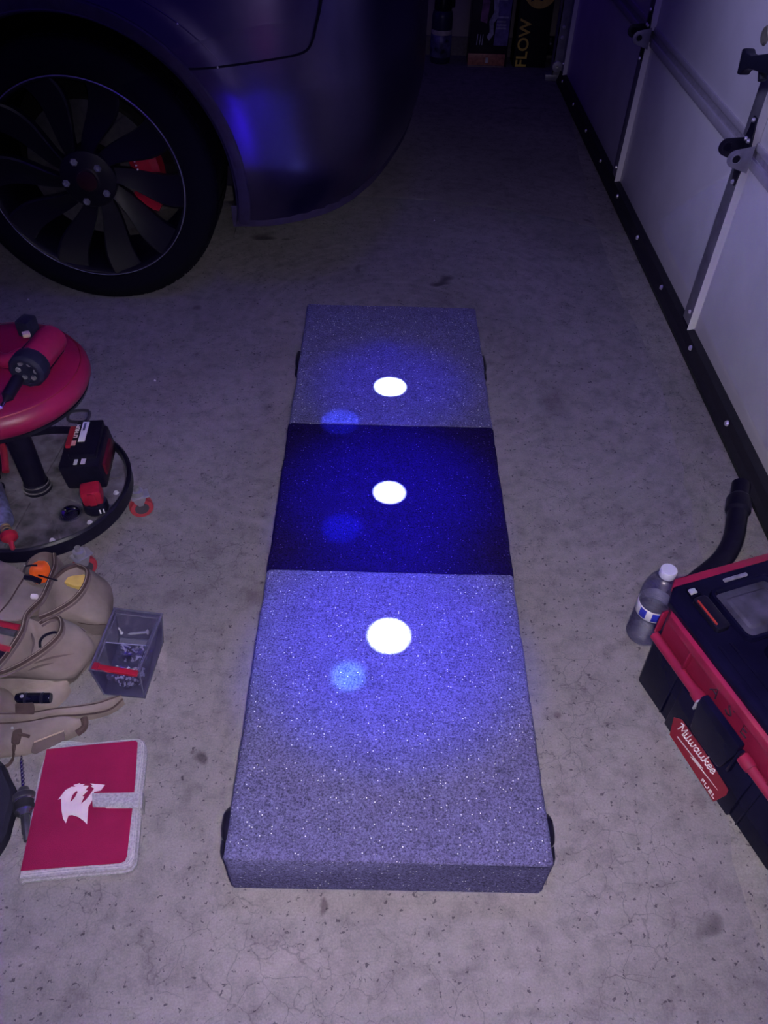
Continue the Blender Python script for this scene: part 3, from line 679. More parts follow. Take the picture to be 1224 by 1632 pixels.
# lid: black frame, sunken trays
lid_z = .222
def ring_r(s0, s1, t0, t1, c, z, n=3):
    pts = []
    for cx2, cy2, a_ in ((s1-c, t0+c, -PI/2), (s1-c, t1-c, 0), (s0+c, t1-c, PI/2), (s0+c, t0+c, PI)):
        for k in range(n+1):
            g = a_+PI/2*k/n; pts.append(TM @ Vector((cx2+c*math.cos(g), cy2+c*math.sin(g), z)))
    return pts
lid = MB().loft([ring8(-.019, SL+.004, .003, TD, .022, .219), ring8(-.019, SL+.004, .003, TD, .022, .234), ring8(-.016, SL+.001, .010, TD-.004, .020, .238)], True, True).build('lid', TBK, tb, bevel=.0015)
# red rim bar along the short far side with corner
MB().slab([TM @ Vector(p+(.2195,)) for p in ((-.0195, .024), (-.036, .040), (-.034, TD+.02), (-.0195, TD+.02))], (0, 0, .013)).build('end_rim', TRD, tb, bevel=.002)
tbox('end_wall', TRD, -.033, -.006, .050, TD+.015, .150, .2195, bev=.003)
def lbox(n, m_, s0, s1, t0, t1, z0, z1, bev=.003, par=None): return tbox(n, m_, s0, s1, t0, t1, z0+.008, z1+.008, bev=bev, par=par)
def ring_l(s0, s1, t0, t1, c, z): return ring_r(s0, s1, t0, t1, c, z+.008)
LM = TM @ Matrix.Translation((0, 0, .008))
# raised grip block and slot
lbox('lid_cleat', TBK, -.004, .016, .036, .054, .228, .240, par=lid)
lbox('cleat_pin', STEEL, .003, .013, .034, .046, .238, .2425, par=lid, bev=.001)
MB().loft([ring_l(.020, .088, .032, .058, .006, .229), ring_l(.020, .088, .032, .058, .006, .240), ring_l(.024, .084, .037, .054, .005, .242)], True, True).build('lid_grip', BLK, lid, bevel=.001)
MB().loft([ring_l(.028, .080, .034, .037, .001, .2405), ring_l(.028, .080, .034, .037, .001, .2428)], True, True).build('grip_inlay', mat('orange_red_inlay', (.36, .03, .02), .5), lid)
# trays: raised rim with a sunken dusty floor
def tray(s0, s1, t0, t1):
    MB().loft([ring_l(s0, s1, t0, t1, .014, .229), ring_l(s0+.001, s1-.001, t0+.001, t1-.001, .014, .240), ring_l(s0+.006, s1-.006, t0+.006, t1-.006, .011, .240), ring_l(s0+.010, s1-.010, t0+.010, t1-.010, .009, .2315)], False, False).build('tray_rim', TBK, lid, bevel=.0008)
    MB().loft([ring_l(s0+.009, s1-.009, t0+.009, t1-.009, .009, .2312), ring_l(s0+.009, s1-.009, t0+.009, t1-.009, .009, .2322)], True, True).build('tray_floor', DUST, lid)
    MB().loft([ring_l(s0+.022, s1-.022, t0+.022, t1-.022, .006, .232), ring_l(s0+.026, s1-.026, t0+.026, t1-.026, .006, .236)], False, True).build('tray_pad', DUST, lid, bevel=.001)
tray(.012, .122, .066, .192); tray(.136, .250, .080, .192); tray(.264, .375, .08, .192)
lbox('lid_bar', mat('scuffed_lid_bar', (.22, .21, .28), .4, var=.5), -.004, .003, .112, .160, .229, .234, par=lid, bev=.002)
for t in (.018, .040): MB().box(.11, SL-.02, t, t+.004, .229, .232, LM).build('lid_rib', TBK, lid, bevel=.001)

# ------------------------------------------------------------------ black hose behind the toolbox
hz = thing('vacuum_hose', 'black curved vacuum hose end with collar rising behind the toolbox', 'hose', P(1150, 890, 0))
hp = smoothpath([P(1075, 955, .022), P(1118, 920, .024), (P(1150, 893, .03)), P(1168, 862, .045), P(1174, 830, .055), P(1177, 806, .06)], 8)
MB().tube(hp, .0215, 20).build('hose_tube', BLK, hz, smooth=True)
d = (hp[-1]-hp[-2]).normalized(); e = hp[-1]
mb = MB(); mb.lathe([(.0215, -.03), (.0265, -.022), (.0265, .012), (.022, .02), (.020, .022), (.020, .062), (.017, .062), (.017, .03)], frame(e+d*.005, d.cross(Vector((0, 0, 1))), z=d), 24); mb.build('hose_collar', BLK, hz, smooth=True, auto=30)

# ------------------------------------------------------------------ water bottle
WB = Vector((.529, .932, 0))
def clear(name, c, rough=.03, ior=1.45, alpha=None):
    M = bpy.data.materials.new(name); M.use_nodes = True; nt = M.node_tree; b = nt.nodes['Principled BSDF']
    b.inputs['Base Color'].default_value = (*c, 1); b.inputs['Roughness'].default_value = rough; b.inputs['Transmission Weight'].default_value = 1; b.inputs['IOR'].default_value = ior
    if alpha is not None:
        b.inputs['Transmission Weight'].default_value = 0; b.inputs['Alpha'].default_value = alpha
    return M
def thin(name, tint, rough, lo, hi, bump=0., bs=120.):
    M = bpy.data.materials.new(name); M.use_nodes = True; nt = M.node_tree; nt.nodes.clear()
    o_ = nd(nt, 'ShaderNodeOutputMaterial'); mx = nd(nt, 'ShaderNodeMixShader'); t_ = nd(nt, 'ShaderNodeBsdfTransparent'); g_ = nd(nt, 'ShaderNodeBsdfGlossy')
    t_.inputs[0].default_value = (*tint, 1); g_.inputs['Color'].default_value = (.95, .95, 1, 1); g_.inputs['Roughness'].default_value = rough
    lw = nd(nt, 'ShaderNodeLayerWeight'); lw.inputs['Blend'].default_value = .4
    mr = nd(nt, 'ShaderNodeMapRange'); mr.inputs['To Min'].default_value = lo; mr.inputs['To Max'].default_value = hi
    nt.links.new(lw.outputs['Facing'], mr.inputs['Value']); nt.links.new(mr.outputs[0], mx.inputs[0])
    nt.links.new(t_.outputs[0], mx.inputs[1]); nt.links.new(g_.outputs[0], mx.inputs[2]); nt.links.new(mx.outputs[0], o_.inputs[0])
    if bump:
        tc = nd(nt, 'ShaderNodeTexCoord'); mp = nd(nt, 'ShaderNodeMapping'); mp.inputs['Scale'].default_value = (1, 1, 3.2); nt.links.new(tc.outputs['Object'], mp.inputs['Vector'])
        b_ = nd(nt, 'ShaderNodeBump'); b_.inputs['Strength'].default_value = bump; b_.inputs['Distance'].default_value = .004
        nt.links.new(noise_n(nt, mp.outputs['Vector'], bs, 2, .5, 1.2), b_.inputs['Height']); nt.links.new(b_.outputs['Normal'], g_.inputs['Normal']); nt.links.new(b_.outputs['Normal'], lw.inputs['Normal'])
    return M
wbt = thing('water_bottle', 'clear plastic water bottle with white cap and blue label standing against toolbox', 'bottle', WB)
pr = [(0, .004), (.020, .002), (.028, .004), (.032, .010)]
for k in range(30):
    z = .012+.062*k/29; pr.append((.0314+.0019*math.sin(k*1.25), z))
pr += [(.0318, .078), (.0300, .080), (.0300, .110), (.0318, .112)]
for k in range(16):
    z = .114+.03*k/15; pr.append((.0318+.0011*math.sin(k*1.25), z))
pr += [(.0310, .150), (.026, .166), (.018, .178), (.0125, .184), (.0125, .192)]
mb = MB(); mb.lathe(pr, Matrix.Translation(WB), 40)
PET = thin('clear_bottle_plastic', (.95, .95, .98), .22, .07, .45, .7, 38)
o = mb.build('bottle_shell', PET, wbt, smooth=True, auto=70)
mb = MB(); mb.lathe([(0, .006)]+[(r-.0012, z) for r, z in pr[3:34] if z < .15]+[(.0285, .082), (.0285, .109), (.0302, .114), (.0302, .135), (0, .1352)], Matrix.Translation(WB), 40); mb.build('water', thin('water', (.93, .93, .98), .22, .08, .35, .9, 48), wbt, smooth=True)
mb = MB(); mb.lathe([(.0312, .081), (.0318, .082), (.0318, .108), (.0312, .109)], Matrix.Translation(WB), 40); lb = mb.build('label_band', mat('white_label_film', (.62, .60, .72), .4, var=.05, bump=0), wbt, smooth=True)
BLU = mat('blue_label_print', (.03, .03, .45), .4, var=.1, bump=0)
BLU = bpy.data.materials.new('label_blue'); BLU.use_nodes = True; BLU.node_tree.nodes['Principled BSDF'].inputs['Base Color'].default_value = (.02, .03, .42, 1)
for a0_, a1_ in ((-2.75, -2.30), (-1.95, -.9), (-.5, .6), (1.2, 2.2)):
    mb = MB(); mb.lathe([(.0319, .084), (.0323, .0845), (.0323, .1055), (.0319, .106)], Matrix.Translation(WB), 12, a0=a0_, a1=a1_); mb.build('label_print', BLU, lb, smooth=True)
mb = MB(); mb.lathe([(.0145, .183), (.0150, .184), (.0150, .197), (.0140, .199), (0, .199)], Matrix.Translation(WB), 32); mb.build('cap', mat('white_blue_cap', (.48, .47, .66), .4, var=.03), wbt, smooth=True, auto=35)

# ================================================================== ROLLING STOOL
SC = Vector((-.722, 1.215, 0))
T = Matrix.Translation
stool = thing('rolling_stool', 'red round-seat rolling workshop stool with a dusty round tool tray base', 'stool', SC)
SEAT = mat('red_vinyl', (.25, .009, .062), .38, var=.12, scale=12, bump=.12, bscale=140, coat=.2)
mb = MB(); mb.lathe([(0, .398), (.120, .400), (.150, .399), (.164, .393), (.171, .381), (.172, .368), (.166, .356), (.160, .352), (0, .352)], T(SC), 72); seat = mb.build('seat', SEAT, stool, smooth=True, auto=60)
mb = MB(); mb.lathe([(0, .340), (.155, .340), (.164, .346), (.166, .353), (.158, .357)], T(SC), 72); mb.build('seat_pan', BLK, seat, smooth=True)
mb = MB(); mb.lathe([(.1585, .3975), (.1600, .3985), (.1615, .3967)], T(SC), 72); mb.build('piping', mat('dark_red_piping', (.22, .01, .03), .5), seat, smooth=True)
mb = MB(); mb.lathe([(0, .13), (.0105, .13), (.0105, .345), (0, .345)], T(SC), 24); mb.build('gas_rod', STEEL, stool, smooth=True)
mb = MB(); mb.lathe([(.011, .272), (.022, .272), (.0235, .268), (.0235, .116), (.0265, .112), (.0265, .104), (.030, .100), (.030, .094), (0, .094)], T(SC), 32); mb.build('column', BLK, stool, smooth=True, auto=30)
mb = MB(); mb.lathe([(.012, .2725), (.0195, .2735), (.0235, .2715), (.0240, .268), (.0236, .266)], T(SC), 32); mb.build('column_collar', mat('worn_grey_collar', (.12, .11, .12), .6), stool, smooth=True)
for z in (.113, .103):
    mb = MB(); mb.lathe([(.024, z), (.0268 if z > .11 else .0303, z), (.0268 if z > .11 else .0303, z-.002)], T(SC), 32); mb.build('column_ring', mat('worn_grey_collar', (.12, .11, .12), .6), stool, smooth=True)
TRAY = mat('dusty_tray_plastic', (.10, .088, .112), .8, var=.75, scale=26, bump=.5, bscale=120)
mb = MB(); mb.lathe([(0, .093), (.06, .093), (.178, .090), (.183, .094), (.186, .106), (.191, .108), (.195, .104), (.194, .074), (.186, .070), (0, .070)], T(SC), 80)
base = mb.build('tray_base', TRAY, stool, smooth=True, auto=35)
mb = MB(); mb.lathe([(.1825, .0935), (.186, .1065), (.191, .1087), (.1955, .1045), (.1945, .0735)], T(SC), 80); mb.build('tray_rim', BLK, base, smooth=True)
for k in range(10):
    g = 2*PI*k/10+.25; mb = MB(); mb.box(.045, .17, -.0022, .0022, .0905, .0945, T(SC) @ Matrix.Rotation(g, 4, 'Z')); mb.build('tray_rib', TRAY, base, bevel=.001)
for g in (-.05, -.62, -1.1, .9, 2, 3.2, 4.2):
    mb = MB(); mb.lathe([(0, .0965), (.004, .096), (.006, .092)], T(SC+Vector((.168*math.cos(g), .168*math.sin(g), 0))), 12); mb.build('rivet', STEEL, base, smooth=True)
CRED = mat('red_caster_tread', (.33, .035, .06), .5, var=.12)
def caster(g, yaw):
    c = SC+Vector((.203*math.cos(g), .203*math.sin(g), 0)); ax = Vector((math.cos(yaw), math.sin(yaw), 0))
    fwd = Vector((-ax.y, ax.x, 0))
    w0 = c+Vector((0, 0, .026))
    mb = MB(); mb.lathe([(.012, -.009), (.024, -.009), (.0258, -.006), (.0258, .006), (.024, .009), (.012, .009)], frame(w0, fwd, z=ax), 32); cw = mb.build('caster_wheel', CRED, stool, smooth=True)
    mb = MB(); mb.lathe([(0, -.011), (.006, -.011), (.015, -.0095), (.017, -.007), (.017, .007), (.015, .0095), (.006, .011), (0, .011)], frame(w0, fwd, z=ax), 24); mb.build('caster_hub', mat('grey_caster_hub', (.05, .045, .065), .4), cw, smooth=True)
    for s_ in (-1, 1):
        o_ = w0+ax*s_*.0125
        MB().slab([o_+fwd*a_+Vector((0, 0, b_)) for a_, b_ in ((-.004, .012), (.004, .012), (.010, .024), (.014, .034), (-.014, .034), (-.012, .024))], ax*.0015*s_).build('caster_fork', GALV, cw)
    mb = MB(); mb.box(-.017, .022, -.013, .013, .031, .035, frame(w0, fwd, z=(0, 0, 1))); mb.build('caster_bridge', GALV, cw, bevel=.001)
    mb = MB(); mb.lathe([(0, .036), (.012, .036), (.012, .048), (.006, .05), (.006, .058)], T(w0), 16); mb.build('caster_stem', GALV, cw, smooth=True)
caster(.10, -1.15); caster(-.90, -.75); caster(-2.2, 1.2); caster(1.5, .6); caster(2.8, 1.0)

# ---- red driver with black chuck lying on the seat
dv = thing('power_drill', 'red cordless power drill with black nose lying on the red stool seat', 'drill', P(45, 580, .40))
A = P(42, 592, .436); Bk = P(86, 536, .436); ax = (A-Bk).normalized()
DM = frame(Bk, ax.cross(Vector((0, 0, 1))), z=ax); Ld = (A-Bk).length
DRED = mat('drill_red', (.26, .011, .065), .35, var=.1)
mb = MB(); mb.lathe([(0, -.004), (.018, -.004), (.026, .004), (.028, .02), (.027, Ld*.75), (.024, Ld*.8), (0, Ld*.8)], DM, 20); mb.build('motor_housing', DRED, dv, smooth=True, auto=35)
mb = MB(); mb.lathe([(.024, Ld*.72), (.032, Ld*.76), (.034, Ld*.9), (.033, Ld), (.028, Ld+.006), (.022, Ld+.006), (.021, Ld-.006), (0, Ld-.006)], DM, 12); nose = mb.build('nose_ring', mat('dark_blue_black_rubber', (.015, .015, .04), .5, spec=.25), dv, bevel=.0012)
for k in range(6):
    g = k*PI/3; c = DM @ Vector((.0165*math.cos(g), .0165*math.sin(g), Ld-.003)); mb = MB(); mb.lathe([(0, .003), (.004, .003), (.005, 0)], frame(c, (1, 0, 0), z=ax), 10); mb.build('nose_screw', GALV, nose, smooth=True)
for a_ in (-.5, .6):
    mb = MB(); M2 = DM @ Matrix.Rotation(PI/2*1+a_, 4, 'Z'); mb.box(.0262, .0295, -.004, .004, .012, Ld*.72, M2); mb.build('housing_groove', BLK, dv, bevel=.001)
mb = MB(); mb.box(-.014, .014, .022, .031, -.001, .018, DM); mb.build('rear_cap', DRED, dv, bevel=.002)
b0 = P(30, 602, .425); b1 = P(7, 640, .410)
mb = MB(); dd = (b1-b0).normalized(); LL = (b1-b0).length
mb.lathe([(0, 0), (.010, 0), (.011, .004), (.0105, LL*.8), (.006, LL*.9), (.003, LL), (.003, LL+.012), (0, LL+.012)], frame(b0, (0, 0, 1), z=dd), 16); mb.build('bit_holder', BLK, dv, smooth=True, auto=35)
mb = MB(); mb.lathe([(0, 0), (.003, 0), (.003, .014), (.0012, .017), (0, .017)], frame(b1, (0, 0, 1), z=dd), 6); mb.build('driver_bit', STEEL, dv)
# handle going left and battery boot
h0 = P(62, 562, .425); h1 = P(8, 575, .415); 
MB().tube(smoothpath([h0, P(35, 566, .42), h1, P(-25, 560, .414)], 5), .0145, 14, flat=.9).build('handle', DRED, dv, smooth=True)
MB().tube(smoothpath([P(58, 545, .43), P(38, 568, .432), P(30, 590, .43)], 4), .012, 10).build('grip', BLK, dv, smooth=True)
M = frame(P(-30, 562, .40), (1, .25, 0), z=(0, 0, 1))
MB().box(-.05, .03, -.04, .04, .0, .032, M).build('drill_battery', BLK, dv, bevel=.004)
tl = thing('tape_holder', 'small dark blue-black socket block on seat beside the drill', 'socket', P(48, 523, .4))
M = frame(P(48, 531, .4), P(62, 515, .4)-P(35, 540, .4), z=(0, 0, 1))
MB().box(-.018, .016, -.014, .014, .0, .034, M).build('block', mat('dark_blue_black_rubber', (.015, .015, .04), .5, spec=.25), tl, bevel=.004)
mb = MB(); mb.lathe([(0, 0), (.006, 0), (.0065, .012), (.004, .014), (0, .014)], frame(P(36, 534, .412), (0, 0, 1), z=P(46, 532, .412)-P(36, 534, .412)), 16); mb.build('cream_button', mat('cream_plastic', (.62, .50, .42), .4), tl, smooth=True)

# ---- batteries on the tray
def battery_big():
    t = thing('power_tool_battery', 'large black and red power tool battery with white label on stool tray', 'battery', (-.625, 1.285, .094))
    fwd = (P(150, 765, .16)-P(150, 690, .16)).normalized(); M = frame((-.622, 1.283, .0945), Matrix.Rotation(-.16, 3, 'Z') @ -fwd.cross(Vector((0, 0, 1))), z=(0, 0, 1)) @ Matrix.Scale(1.15, 4)
    # local: x across, y along (away), z up
    B_ = lambda n, m_, *a, bev=.004, par=None, **k: MB().box(*a, M, **k).build(n, m_, par or t, bevel=bev)
    B_('case', BLK, -.036, .036, -.060, .060, .0, .060, tx=.004, ty=.006, bev=.006)
    B_('side_panel', RED, -.0385, -.030, -.045, .020, .010, .048, bev=.002)
    B_('side_panel', mat('dark_maroon', (.09, .005, .02), .5), .030, .0385, -.045, .03, .02, .046, bev=.002)
    B_('red_shoulder', RED, -.035, -.0235, -.012, .046, .058, .066, bev=.002)
    B_('slide_rail', BLK, -.022, .026, -.045, .055, .058, .072, bev=.003)
    l1 = B_('label_strip', WHITE, -.010, .002, -.010, .048, .0721, .0728, bev=0)
    B_('label_text', mat('grey_print2', (.1, .1, .2), .5, bump=0), -.007, -.003, .022, .044, .0728, .0732, bev=0, par=l1)
    text('lettering', 'LITHIUM', .010, M @ Matrix.Translation((-.0165, .022, .0723)) @ Matrix.Rotation(PI/2, 4, 'Z'), WHITE, t)
    B_('label_tag', mat('pink_tag', (.5, .25, .28), .5, bump=0), -.021, -.013, -.020, -.006, .0721, .0728, bev=0)
    B_('label_tag', WHITE, .000, .008, -.059, -.040, .0601, .0612, bev=0)
    B_('label_tag', WHITE, -.012, -.006, -.060, -.046, .0601, .0612, bev=0)
    # belt clip loop at the far end
    c = M @ Vector((-.020, .062, .066)); lp = [c+M.to_3x3() @ Vector(p) for p in ((-.020, .0, .0), (-.022, .014, .006), (-.010, .020, .008), (.014, .018, .008), (.016, .004, .003), (.008, -.004, 0))]
    MB().tube(smoothpath(lp, 4, True), .0036, 8, closed=True).build('belt_clip', mat('dull_black_steel', (.03, .026, .04), .5), t, smooth=True)
battery_big()
sm = thing('small_battery', 'small battery with red top and black foot on stool tray', 'battery', (-.562, 1.150, .094))
M = frame((-.580, 1.155, .0945), (.96, .28, 0), z=(0, 0, 1)) @ Matrix.Scale(1.22, 4)
MB().loft([[M @ Vector((r*math.cos(g)*(1.0 if math.sin(g) < .3 else .8), r*math.sin(g), z)) for g in [2*PI*k/16 for k in range(16)]] for r, z in ((.019, .0), (.021, .003), (.021, .018), (.0205, .022))], True, True).build('foot', BLK, sm, bevel=.001)
mb = MB(); mb.box(-.0165, .0165, -.015, .017, .021, .052, M, tx=.001, ty=.002); top_ = mb.build('red_top', RED, sm, bevel=.006)
MB().box(-.006, .006, -.019, -.012, .024, .050, M).build('release_tab', RED, top_, bevel=.002)
for k in range(2): MB().box(.006+k*.006, .008+k*.006, -.020, -.0185, .006, .015, M).build('white_mark', WHITE, sm)
# screws lying on the tray
def screw(name, p, d, L_, r_=.0022, par=None, m_=STEEL):
    d = Vector(d).normalized(); M = frame(p, d.cross(Vector((.01, .02, 1))), z=d)
    mb = MB(); mb.lathe([(0, 0), (r_*2, 0), (r_*2.1, .0012), (r_, .0035), (r_*.95, L_*.85), (0, L_)], M, 8); return mb.build(name, m_, par, smooth=True, auto=40)
o = screw('screw', P(173, 752, .0955), P(168, 778, .0955)-P(173, 752, .0955), .038); tag(o, 'long pale screw on the stool tray right of the large battery', 'screw')
o = screw('screw', P(164, 829, .0955), P(130, 848, .0955)-P(164, 829, .0955), .042); tag(o, 'dull screw on the stool tray in front of the small battery', 'screw')
# clear blister lying on the tray
mb = MB(); mb.lathe([(0, .012), (.012, .011), (.018, .006), (.020, 0), (.024, 0), (.024, .0006), (0, .0006)], T(P(112, 818, .0945)), 24)
tag(mb.build('clear_dome', clear('clear_blister', (.85, .9, 1), .1), smooth=True), 'small clear plastic dome on the stool tray in front of column', 'dome')
# sealant tube with red nozzle cap
tu = thing('sealant_tube', 'small printed tube with brass collar and red cone cap on tray rim', 'tube', P(12, 845, .1))
p0 = P(-14, 775, .118); p1 = P(9, 842, .118); dd = (p1-p0).normalized()
mb = MB(); LL = (p1-p0).length; mb.lathe([(0, 0), (.020, .0), (.021, .002), (.021, LL*.85), (.012, LL*.97), (0, LL*.97)], frame(p0, (0, 0, 1), z=dd), 24); mb.build('tube_body', mat('blue_grey_printed_tube', (.10, .10, .20), .4, var=.9, scale=60, bump=0), tu, smooth=True)
mb = MB(); mb.lathe([(.008, 0), (.0095, .001), (.0095, .006), (.007, .007), (.007, .010), (.0105, .011), (.0105, .015), (.008, .016)], frame(p0+dd*LL*.95, (0, 0, 1), z=dd), 20); mb.build('brass_collar', mat('brass', (.75, .55, .35), .3, .9), tu, smooth=True, auto=30)
mb = MB(); d2 = (P(22, 882, .108)-P(12, 850, .122)).normalized(); mb.lathe([(0, -.002), (.014, 0), (.0165, .004), (.016, .012), (.010, .018), (.005, .021), (.0045, .036), (.003, .038), (0, .038)], frame(P(13, 850, .122), (0, 0, 1), z=d2), 24); mb.build('red_nozzle', RED, tu, smooth=True)
# red-handled tool left of the column
rt = thing('red_pliers', 'red-handled dark tool standing left of the stool column', 'pliers', P(5, 740, .1))
MB().tube(smoothpath([P(-8, 690, .15), P(4, 712, .135), P(8, 735, .115), P(9, 752, .104)], 5), .0075, 10).build('handle', RED, rt, smooth=True)
MB().tube(smoothpath([P(-12, 712, .12), P(-4, 735, .108), P(-6, 760, .103)], 5), .010, 10).build('jaw', BLK, rt, smooth=True)
MB().box(-.03, .03, -.008, .008, 0, .016, frame(P(-12, 775, .0935), (1, -.4, 0), z=(0, 0, 1))).build('dark_body', BLK, rt, bevel=.003)

# ================================================================== CLEAR SCREW BIN
bn = thing('screw_bin', 'clear blue-grey plastic bin of screws with a divider and red strip', 'bin', (-.45, .85, 0))
BH = .070
rimp = [P(182.5, 969.6, BH), P(258, 979, BH), P(221, 1071, BH), P(143, 1068, BH)]
basp = [P(196, 1022, 0), P(259, 1030, 0), P(231, 1113, 0), P(166, 1107, 0)]
basp[0] = P(191, 1016, 0); basp[1] = P(260, 1024, 0)
CP = thin('tinted_clear_plastic', (.84, .83, .93), .30, .07, .34)
CPD = bpy.data.materials.new('tinted_plastic_edge'); CPD.use_nodes = True; b = CPD.node_tree.nodes['Principled BSDF']
b.inputs['Base Color'].default_value = (.13, .125, .22, 1); b.inputs['Roughness'].default_value = .25; b.inputs['Alpha'].default_value = .7
def wall(n, a, b_, c, d_, th=.0014, m_=CP):
    nrm = (b_-a).cross(d_-a).normalized()*th; return MB().slab([a, b_, c, d_], nrm).build(n, m_, bn)
up3 = Vector((0, 0, .001))
bb = [p+up3 for p in basp]
wall('back_wall', bb[0], bb[1], rimp[1], rimp[0]); wall('side_wall', bb[1], bb[2], rimp[2], rimp[1]); wall('side_wall', bb[3], bb[0], rimp[0], rimp[3]); wall('front_wall', bb[2], bb[3], rimp[3], rimp[2])
wall('bin_floor', *bb, m_=CPD)
MB().tube([p for p in rimp], .0028, 8, closed=True).build('rim', CPD, bn, smooth=True)
inr = [rimp[i].lerp((rimp[0]+rimp[2])/2, .13)-Vector((0, 0, .004)) for i in range(4)]
MB().tube(inr, .0012, 6, closed=True).build('inner_ledge', CPD, bn)
for i in range(4): MB().tube([bb[i], rimp[i]], .0016, 6).build('corner_edge', CPD, bn)
MB().tube(bb, .0016, 6, closed=True).build('foot_edge', CPD, bn)
# divider
dl, dr = rimp[3].lerp(rimp[0], .47), rimp[2].lerp(rimp[1], .47); el, er = bb[3].lerp(bb[0], .44), bb[2].lerp(bb[1], .44)
dl = dl.lerp(dr, .04); dr = dr.lerp(dl, .04)
wall('divider', el, er, dr-Vector((0, 0, .006)), dl-Vector((0, 0, .006)))
MB().tube([dl-Vector((0, 0, .006)), dr-Vector((0, 0, .006))], .0011, 6).build('divider_edge', mat('pale_edge', (.30, .29, .42), .4), bn)
# red strip across the front of the rim
s0_ = P(149, 1062, BH+.001); s1_ = P(220, 1076, BH-.004); dd = s1_-s0_
M = frame(s0_, dd, z=(0, 0, 1)); MB().box(0, dd.length, -.0055, .0055, -.004, .002, M).build('red_strip', mat('red_translucent_strip', (.33, .01, .03), .35), bn, bevel=.001)
MB().box(-.001, .010, -.007, .007, .001, .004, M).build('strip_clip', RED, bn, bevel=.001)
# screws: piles in both compartments, each a thing
def inside(u_, v_, z, y0, y1):
    f = z/BH; c = [bb[i].lerp(rimp[i], f) for i in range(4)]
    a_ = c[3].lerp(c[0], y0+(y1-y0)*v_); b2 = c[2].lerp(c[1], y0+(y1-y0)*v_); p = a_.lerp(b2, u_); return p
SCR = mat('zinc_screw', (.85, .85, .92), .28, .55, var=.1, bump=0)
protos = []
SCD = mat('shaded_zinc_screw', (.45, .44, .52), .22, .97, var=.1, bump=0)  # bright and dark zinc copies put the pile's glints and shade into colour
for L_, r_, m_ in ((.020, .0016, SCR), (.026, .0019, SCD), (.022, .0017, SCD)):
    o = screw('screw', (0, 0, 0), (1, 0, 0), L_, r_, None, m_); protos.append(o)
nscr = 0
for y0, y1, cnt, zt, grp in ((.08, .40, 105, .020, 'screws piled in the front of the clear bin'), (.52, .86, 48, .013, 'screws piled in the back of the clear bin')):
    for k in range(cnt):
        z = .0045+zt*(k/cnt)**.8+random.uniform(0, .002); c = inside(random.uniform(.2, .8), random.uniform(.22, .78), z, y0, y1)
        o = random.choice(protos).copy(); col.objects.link(o); a_ = random.uniform(0, 2*PI); e_ = random.uniform(-.15, .15)
        R_ = Matrix.Rotation(a_, 4, 'Z') @ Matrix.Rotation(e_, 4, 'Y'); o.matrix_world = T(c) @ R_ @ T((-.012, 0, 0))
        tag(o, 'small zinc screw in the '+('front' if y0 < .3 else 'back')+' compartment of the clear bin', 'screw', grp)
for o in protos: bpy.data.objects.remove(o)
a_ = P(236, 1007, .040); b_ = P(200, 1011, .034)
o = screw('screw', a_, b_-a_, .040, .0026, None, mat('dull_zinc', (.45, .44, .55), .4, .6)); tag(o, 'long thick dull screw lying atop the pile at the bin back', 'screw')
a_ = P(194, 1009, .028); b_ = P(188, 999, .055)
o = screw('screw', a_, b_-a_, .026, .0016, None, SCR); tag(o, 'screw leaning up at left corner of the bin back compartment', 'screw')

# ================================================================== RED FOLDER CASE
wl = thing('zip_case', 'red fabric case with grey border, white emblem and grey strap on floor', 'case', P(140, 1290, 0))
CASE = mat('red_woven_fabric', (.245, .010, .062), .8, var=.16, scale=10, bump=.5, bscale=900, spec=.2)
GB = mat('grey_ribbed_binding', (.33, .31, .38), .8, var=.25, scale=300, bump=.5, bscale=900, spec=.2)
h1_, h2_ = .011, .024
o1 = [Z6(303, 385, h2_), Z6(600, 335, h2_), Z6(880, 310, h2_), Z6(925, 322, h2_), Z6(945, 370, h2_), Z6(915, 700, h2_), Z6(882, 1060, h2_), Z6(868, 1120, h2_), Z6(835, 1155, h2_), Z6(780, 1165, h2_), Z6(450, 1192, h2_), Z6(150, 1222, h2_), Z6(126, 1222, h2_), Z6(138, 1150, h2_)]
r1 = resample(smoothpath(o1, 4, True), 72)
def shr(ring, k, z): 
    c = sum(ring, Vector())/len(ring); out = []
    for p in ring:
        d_ = (p-c); q_ = c+d_*(1-k/d_.length); out.append(Vector((q_.x, q_.y, z)))
    return out
MB().loft([shr(r1, .004, .001), shr(r1, .0, .004), shr(r1, .0, .0090), shr(r1, .010, .0105)], True, True).build('lower_cover', GB, wl, smooth=True, auto=50)
MB().loft([shr(r1, .010, .0115), shr(r1, .0015, .0140), shr(r1, .0, .020), shr(r1, .003, .0235), shr(r1, .010, .0242)], True, True).build('upper_cover', GB, wl, smooth=True, auto=50)
face = [Z6(305, 386, .0245), Z6(600, 355, .0245), Z6(880, 330, .0245), Z6(896, 340, .0245), Z6(880, 600, .0245), Z6(848, 880, .0245), Z6(826, 1080, .0245), Z6(812, 1112, .0245), Z6(780, 1126, .0245), Z6(450, 1150, .0245), Z6(135, 1176, .0245), Z6(220, 780, .0245)]
MB().slab(face, (0, 0, .0012)).build('red_face', CASE, wl)
for k, rr2 in enumerate((.0035, .0075)):
    sp_ = shr(r1, rr2, .0244); MB().tube(sp_, .0005, 4, closed=True).build('stitch_line', mat('pale_grey_thread', (.45, .43, .5), .8, bump=0), wl)
